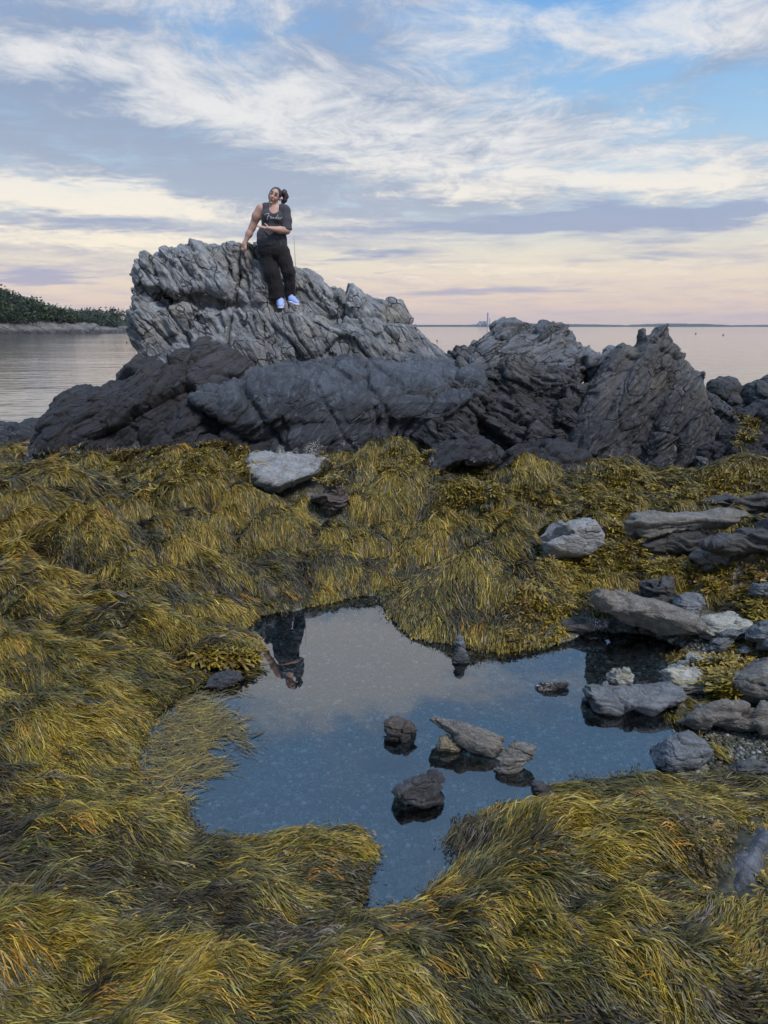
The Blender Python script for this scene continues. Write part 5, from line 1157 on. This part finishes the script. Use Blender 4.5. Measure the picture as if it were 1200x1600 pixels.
    # ---- tee shirt: right shoulder bare, left sleeve to the elbow
    def cloth(name, c, rough=.85):
        m, t, b = principled(name); P = t.new('ShaderNodeNewGeometry').outputs['Position']
        t.put(b.inputs['Base Color'], t.mix(t.noise(P, 14, 4, .6), tuple(v * .8 for v in c), tuple(v * 1.25 for v in c))); b.inputs['Roughness'].default_value = rough
        b.inputs['Specular IOR Level'].default_value = .2; b.inputs['Sheen Weight'].default_value = .15
        return m
    S = Field(c1(200, 900, -.4), c1(720, 300, .35), .0065)
    S.cone(c1(380, 374), c1(560, 394), .064, .066, .05); S.ell(c1(455, 500), (.186, .134, .205), .05); S.ell(c1(447, 690), (.216, .158, .19), .06); S.ell(c1(452, 770), (.222, .158, .12), .05)
    S.ell(c1(410, 470, -.085), (.075, .075, .085), .04); S.ell(c1(505, 482, -.085), (.075, .075, .085), .04)
    S.ell(c1(476, 372, -.085), (.078, .12, .108), .01, 'sub')
    S.cone(neck, c1(480, 340, -.0), .078, .09, .01, 'sub')
    p = c1(338, 400); 
    X, Y, Z = S.ax[0][:, None, None], S.ax[1][None, :, None], S.ax[2][None, None, :]
    arm = np.maximum((X - p[0]) + .05 * (Z - p[2]), (c1(338, 575)[2] - Z) * .8)
    S.F = smax(S.F, -arm, .01).astype(np.float32)
    S.cone(c1(555, 400), shL, .066, .080, .03); S.chain([shL, c1(610, 520, -.04), c1(612, 618, -.095)], [.080, .078, .074], .03)
    X, Y, Z = np.meshgrid(*S.ax, indexing='ij'); zc_ = c1(600, 628)[2]
    S.F = np.where(X > c1(583, 0)[0], smax(S.F, zc_ - Z, .006), S.F).astype(np.float32)
    hem = c1(450, 812)[2] - .02 * np.sin((X - root.location[0]) * 11)
    S.F = smax(S.F, hem - Z, .008).astype(np.float32)
    V, Q = S.mesh(); N = vnormals(V, Q)
    lowf = np.clip((c1(0, 560)[2] - V[:, 2]) / .15, .15, 1)
    V = V + N * (lowf * (.017 * ridged(np.stack([V[:, 0] * 9 + V[:, 2] * 5, V[:, 1] * 5, V[:, 2] * 3.5 - V[:, 0] * 4], 1), 2, 8) + .004 * perlin(V * 30, 4)))[:, None]
    shirt = child('shirt', V, Q, cloth('charcoal_jersey', (.052, .050, .060)))
    bv = BVHTree.FromPolygons([tuple(v) for v in V], [tuple(q) for q in Q])
    STK = [[(476, 610), (488, 594), (512, 586), (552, 580)], [(548, 580), (540, 606), (530, 640), (514, 688)], [(518, 640), (540, 630), (562, 624)], [(572, 656), (590, 650), (588, 638), (574, 646), (578, 670), (598, 668)],
           [(606, 672), (612, 650), (610, 674)], [(612, 660), (626, 650), (630, 674)], [(664, 654), (648, 660), (650, 676), (668, 668), (700, 612)], [(684, 640), (680, 676), (694, 674)], [(704, 668), (724, 660), (720, 646), (706, 656), (712, 682), (732, 680)], [(742, 684), (746, 656)], [(746, 664), (770, 652)]]
    Vs, Qs = [], []; n0 = 0
    for st in STK:
        pts = []
        for a, b2 in zip(st[:-1], st[1:]):
            for t_ in np.linspace(0, 1, 4): pts.append((a[0] + (b2[0] - a[0]) * t_, a[1] + (b2[1] - a[1]) * t_))
        pp = []
        for (x, y) in pts:
            d = Vector(ray(370 + x / 10.909, 280 + y / 10.909)).normalized(); h = bv.ray_cast(Vector((0, 0, CAM_H)), d)
            if h[0] is not None: pp.append(np.array(h[0]) - np.array(d) * .003)
        wd = .0034
        for a, b2 in zip(pp[:-1], pp[1:]):
            if np.linalg.norm(b2 - a) < 1e-5: continue
            tng = (b2 - a) / np.linalg.norm(b2 - a); sdv = np.cross(tng, (0, 1, 0)); sdv /= np.linalg.norm(sdv) + 1e-9
            a2, b3 = a - tng * .002, b2 + tng * .002; dp = np.array([0, .004, 0])
            box = [a2 - sdv * wd, a2 + sdv * wd, b3 + sdv * wd, b3 - sdv * wd]; box = box + [v + dp for v in box]
            Vs += box; Qs += [[n0 + i for i in f] for f in ((0, 1, 2, 3), (7, 6, 5, 4), (0, 4, 5, 1), (1, 5, 6, 2), (2, 6, 7, 3), (3, 7, 4, 0))]; n0 += 8
    child('shirt_lettering', np.array(Vs), np.array(Qs), plain('lettering_print', (.50, .52, .56), .6), parent=shirt)
    # ---- trousers
    Tf = Field(c1(220, 1420, -.4), c1(780, 760, .4), .0075)
    Tf.ell(c1(460, 850), (.238, .160, .15), .05)
    Tf.chain([c1(405, 885, .0), c1(452, 1090, -.05), c1(492, 1240, -.02), c1(505, 1370, .0)], [.120, .114, .108, .114], .035); Tf.chain([c1(562, 880, .0), c1(636, 1085, -.06), c1(648, 1220, -.03), c1(650, 1335, .0)], [.114, .088, .074, .074], .03)
    X, Y, Z = np.meshgrid(*Tf.ax, indexing='ij')
    Tf.F = smax(Tf.F, np.where(X < c1(590, 0)[0], c1(500, 1375)[2], c1(650, 1330)[2]) - Z, .006).astype(np.float32); Tf.F = smax(Tf.F, Z - c1(450, 795)[2], .006).astype(np.float32)
    V, Q = Tf.mesh(); N = vnormals(V, Q)
    V = V + N * (.016 * ridged(np.stack([V[:, 0] * 8, V[:, 1] * 6, V[:, 2] * 3 + V[:, 0] * 3], 1), 2, 18) + .004 * perlin(V * 24, 14))[:, None]
    child('trousers', V, Q, cloth('black_trouser_cloth', (.013, .011, .013)))
    # ---- shoes
    um = cloth('periwinkle_mesh', (.30, .40, .78), .7); wm = plain('white_rubber', (.70, .72, .78), .5)
    for (ank, mid, toe, wdt) in ((c1(543, 1345, .0), c1(545, 1400, -.07), c1(546, 1444, -.16), .050), (c1(650, 1325, .0), c1(672, 1378, -.05), c1(722, 1410, -.10), .050)):
        lo_ = np.minimum(ank, toe) - .14; hi_ = np.maximum(ank, toe) + .14
        U = Field(lo_, hi_, .005); heel = ank + np.array([0, .05, -.055]) + (ank - toe) * np.array([.15, 0, 0])
        U.cone(ank + np.array([0, .01, .0]), heel, .048, .046, .03); U.chain([ank + np.array([0, 0, -.03]), mid, toe], [.050, .052, .040], .03)
        U.cone(ank + np.array([0, .01, .05]), ank + np.array([0, .005, .02]), .036, .036, .01, 'sub')
        V, Q = U.mesh(); sh = child('shoe', V, Q, um)
        So = Field(lo_, hi_, .005); dn = np.array([0, 0, -.036]); So.chain([heel + dn * .9, mid + dn, toe + dn * .75], [.046, .054, .044], .03, sq=(1, 1, .42)); V, Q = So.mesh(); child('sole', V, Q, wm, parent=sh)
        Lc = Field(lo_, hi_, .0035)
        for f in (.25, .45, .65, .85):
            cc = ank * (1 - f) + mid * f + np.array([0, -.035, .040]); Lc.cone(cc + np.array([-.022, 0, 0]), cc + np.array([.022, 0, .004]), .0045, .0045, .001)
        V, Q = Lc.mesh(0); child('laces', V, Q, wm, parent=sh)
build_woman()

def rod():
    pts = [at_y(x, y, 12.25) for x, y in ((462.2, 446), (462, 425), (461.2, 405), (460.2, 385), (459.2, 367))]
    V = []; Q = []
    for i, p in enumerate(pts):
        for k in range(6):
            a = k * math.pi / 3; r_ = .0075 - .0012 * i; V.append(p + np.array([math.cos(a) * r_, math.sin(a) * r_, 0]))
    for i in range(len(pts) - 1):
        for k in range(6): Q.append((i * 6 + k, i * 6 + (k + 1) % 6, i * 6 + 6 + (k + 1) % 6, i * 6 + 6 + k))
    tag(mesh_np('rod', np.array(V), np.array(Q), plain('pale_rod', (.42, .40, .38), .5)), 'thin pale rod standing up from the crag behind the woman', 'rod')
rod()

# ------------------------------------------------------------------ far shore, headland, power station
def far_things():
    land = rock_mat('headland_rock', (.21, .20, .20), (.05, .045, .045), .2, 1.6, (.4, 0, .9), warm=(.30, .26, .20), scale=.12)
    turf, t, b = principled('far_wood_floor'); b.inputs['Base Color'].default_value = (.030, .040, .018, 1); b.inputs['Roughness'].default_value = .9
    leaf, t, b = principled('far_leaves'); at = t.new('ShaderNodeAttribute', attribute_name='tint'); t.put(b.inputs['Base Color'], at.outputs['Color']); b.inputs['Roughness'].default_value = .6
    def headland(name, label, A, Bp, inland, ridge, cliff, seed, nt, crown, wlabel):
        A, Bp = np.array(A), np.array(Bp); n1, n2 = 260, 60
        d = (Bp - A) / np.linalg.norm(Bp - A); nrm = np.array([-d[1], d[0]]); nrm = nrm if nrm[1] > 0 else -nrm
        s = np.linspace(0, 1, n1)[:, None]; u = np.linspace(0, 1, n2)[None, :] ** 1.6
        hz = np.interp(s, [a for a, _ in ridge], [h for _, h in ridge])
        X = A[0] + (Bp - A)[0] * s + nrm[0] * u * inland; Y = A[1] + (Bp - A)[1] * s + nrm[1] * u * inland
        di = u * inland + 0 * s
        cl = cliff * (1 - np.exp(-di / 3.0)) * np.clip(hz / 3., .12, 1)
        Z = SEA_Z - .4 + cl + np.clip(hz - cliff * .8, 0, 99) * np.sin(np.clip((di - 4) / (inland * .55), 0, 1) * math.pi / 2)
        rg = ridged(np.stack([X.ravel() * .16 + Y.ravel() * .10, Y.ravel() * .07, Z.ravel() * .16], 1), 3, seed).reshape(X.shape)
        Z = Z + rg * np.clip(di / 2, 0, 1) * np.exp(-di / 14) * 1.9; Y = Y + rg * 2.4 * np.exp(-di / 10)
        V = np.stack([X, Y, Z], -1).reshape(-1, 3); i = np.arange(n1 * n2).reshape(n1, n2)
        Q = np.stack([i[:-1, :-1], i[1:, :-1], i[1:, 1:], i[:-1, 1:]], -1).reshape(-1, 4)
        o = mesh_np(name, V, Q, land); o['kind'] = 'structure'; o.data.materials.append(turf)
        q = di[:-1, :-1].ravel() > 9
        o.data.polygons.foreach_set('material_index', q.astype(np.int32))
        r = np.random.RandomState(seed); Vs = []; Cs = []
        for k in range(nt):
            a, bq = r.rand(), .01 + r.rand() ** 1.3 * .70
            ia, ib = int(a * (n1 - 1)), int(bq ** (1 / 1.6) * (n2 - 1)); p = np.array([X[ia, ib], Y[ia, ib], Z[ia, ib]])
            if hz[ia, 0] < 2.0 or di[ia, ib] < 4.5: continue
            R0 = crown * r.uniform(.55, 1.2) * np.clip(hz[ia, 0] / 8, .45, 1); m = 230
            c = r.normal(size=(7, 3)) * R0 * np.array([.5, .5, .28]) + np.array([0, 0, R0 * .75])
            v = c[r.randint(0, 7, m)] + r.normal(size=(m, 3)) * R0 * .27
            q_ = r.normal(size=(m, 2, 3)) * R0 * .062
            quad = np.stack([v - q_[:, 0] - q_[:, 1], v + q_[:, 0] - q_[:, 1], v + q_[:, 0] + q_[:, 1], v - q_[:, 0] + q_[:, 1]], 1) + p
            base = np.array([(.022, .038, .016), (.032, .052, .018), (.018, .030, .016), (.042, .058, .022)])[r.randint(4)]
            Vs.append(quad.reshape(-1, 3)); Cs.append(np.repeat(base[None] * r.uniform(.7, 1.3, (m, 1)), 4, 0))
        V = np.concatenate(Vs); tag(mesh_np('wood', V, np.arange(len(V)).reshape(-1, 4), leaf, col=np.concatenate(Cs), smooth=False), wlabel, 'wood', kind='stuff')
    X = lambda px, Y: (px - 600) / FPX * Y * .985
    headland('headland', '', (X(-260, 225), 225), (X(206, 300), 300), 60, [(0, 24), (.25, 21), (.42, 17.5), (.56, 14), (.68, 10), (.80, 5.6), (.86, 3.6), (.92, 1.8), (1, .5)], 4.2, 5, 1300, 2.7, 'dark green wood covering the rocky headland on the far left')
    headland('headland', '', (X(130, 560), 560), (X(330, 640), 640), 70, [(0, 9), (.4, 8), (.8, 8), (1, 5)], 1.2, 8, 150, 5.0, 'farther low wood at the tip of the left headland')
    # far low coast
    r = np.random.RandomState(2); dk, t, b = principled('far_coast'); b.inputs['Base Color'].default_value = (.035, .05, .035, 1); b.inputs['Roughness'].default_value = .9
    def coast(pxs, Y, seed, depth=300):
        # (px, height in px) profile
        px = np.linspace(pxs[0][0], pxs[-1][0], 320); h = np.interp(px, [p[0] for p in pxs], [p[1] for p in pxs]) * Y / FPX
        h = h * (1 + .16 * fbm(np.stack([px * .11, px * 0, px * 0 + seed], 1), 4, seed=seed)) + 0
        x = (px - 600) / FPX * Y; rows = []
        for f, hh in ((0, -3 - SEA_Z), (.02, .35), (.3, .8), (.6, 1.), (1., .0)):
            rows.append(np.stack([x * (1 + 0 * f), np.full_like(x, Y + depth * f), np.where(hh <= 0, -3, h * hh) + 0 * x], 1))
        V = np.stack(rows, 0); V[0, :, 2] = -3; V = V.reshape(-1, 3); i = np.arange(5 * 320).reshape(5, 320)
        Q = np.stack([i[:-1, :-1], i[:-1, 1:], i[1:, 1:], i[1:, :-1]], -1).reshape(-1, 4)
        o = mesh_np('far_coast', V, Q, dk); o['kind'] = 'structure'
    coast([(560, 3), (660, 2.8), (720, 3.0), (760, 3.6), (830, 5), (900, 4), (958, 3.0), (1000, 1.5)], 5200, 3)
    coast([(960, 0.6), (990, 3.2), (1040, 5.0), (1100, 4.5), (1135, 3), (1142, .8)], 5000, 4)
    coast([(1130, .6), (1150, 2.6), (1260, 3.4), (1400, 4)], 5600, 5)
    # power station
    Y0 = 5000; k = Y0 / FPX
    root = bpy.data.objects.new('power_station', None); COL.objects.link(root); root.location = ((751 - 600) * k, Y0, 0)
    tag(root, 'tiny power station with one tall chimney on the far shore', 'power station')
    cm = plain('station_concrete', (.20, .21, .24), .8)
    def box(name, x0, x1, h0, h1, d):
        c = [(x, y, z) for z in (h0 * k, h1 * k) for x, y in (((x0 - 751) * k, -d), ((x1 - 751) * k, -d), ((x1 - 751) * k, d), ((x0 - 751) * k, d))]
        mesh_np(name, np.array(c), np.array([(0, 3, 2, 1), (4, 5, 6, 7), (0, 1, 5, 4), (1, 2, 6, 5), (2, 3, 7, 6), (3, 0, 4, 7)]), cm, parent=root, smooth=False)
    box('boiler_house', 744, 754.5, 0, 8.2, 20); box('turbine_hall', 741.5, 746, 0, 5.5, 24); box('annex', 754.6, 760, 0, 4, 16)
    def stack(px, w0, w1, h):
        V = []; Q = []
        for z, w_ in ((0, w0), (h, w1)):
            for i in range(12): V.append(((px - 751) * k + math.cos(i * math.pi / 6) * w_ * k, math.sin(i * math.pi / 6) * w_ * k - 40, z * k))
        for i in range(12): Q.append((i, (i + 1) % 12, 12 + (i + 1) % 12, 12 + i))
        mesh_np('chimney', np.array(V), np.array(Q), cm, parent=root)
    stack(755.4, 1.15, .9, 20.5); stack(758.6, .7, .55, 12.5)
    # mooring floats on the bay
    red = plain('float_paint', (.07, .03, .03), .5)
    for px, py in ((198, 536), (683, 533), (1087, 522), (1130, 524)):
        p = at_z(px, py, SEA_Z); s = .0011 * p[1]; V = []; Q = []
        for z, w_ in ((-.3, .5), (0, .9), (.5, 1), (1.0, .7), (1.3, .25), (2.0, .12)):
            for i in range(10): V.append((p[0] + math.cos(i * .6283) * w_ * s, p[1] + math.sin(i * .6283) * w_ * s, SEA_Z + z * s))
        for j in range(5):
            for i in range(10): Q.append((j * 10 + i, j * 10 + (i + 1) % 10, j * 10 + 10 + (i + 1) % 10, j * 10 + 10 + i))
        lab = {198: 'small dark mooring float off the left headland', 683: 'small dark float just right of the pale crag', 1087: 'left one of two dark floats right of the jagged spire', 1130: 'right one of two dark floats right of the jagged spire'}[px]
        tag(mesh_np('float', np.array(V), np.array(Q), red), lab, 'float', 'floats on the bay')
far_things()

def haze(dens):
    x0, x1, y0, y1, z0, z1 = -9000, 9000, -60, 9000, -3, 130
    V = np.array([(x, y, z) for z in (z0, z1) for x, y in ((x0, y0), (x1, y0), (x1, y1), (x0, y1))], float)
    m = bpy.data.materials.new('haze'); m.use_nodes = True; t = NT(m.node_tree); t.n.clear()
    v = t.new('ShaderNodeVolumePrincipled'); v.inputs['Color'].default_value = (.80, .86, 1, 1); v.inputs['Density'].default_value = dens; v.inputs['Anisotropy'].default_value = .2
    t.l.new(v.outputs[0], t.new('ShaderNodeOutputMaterial').inputs['Volume'])
    o = mesh_np('haze', V, np.array([(0, 3, 2, 1), (4, 5, 6, 7), (0, 1, 5, 4), (1, 2, 6, 5), (2, 3, 7, 6), (3, 0, 4, 7)]), m, smooth=False); o['kind'] = 'stuff'; o['label'] = 'thin bluish air over the bay'; o['category'] = 'haze'
haze(.00006)
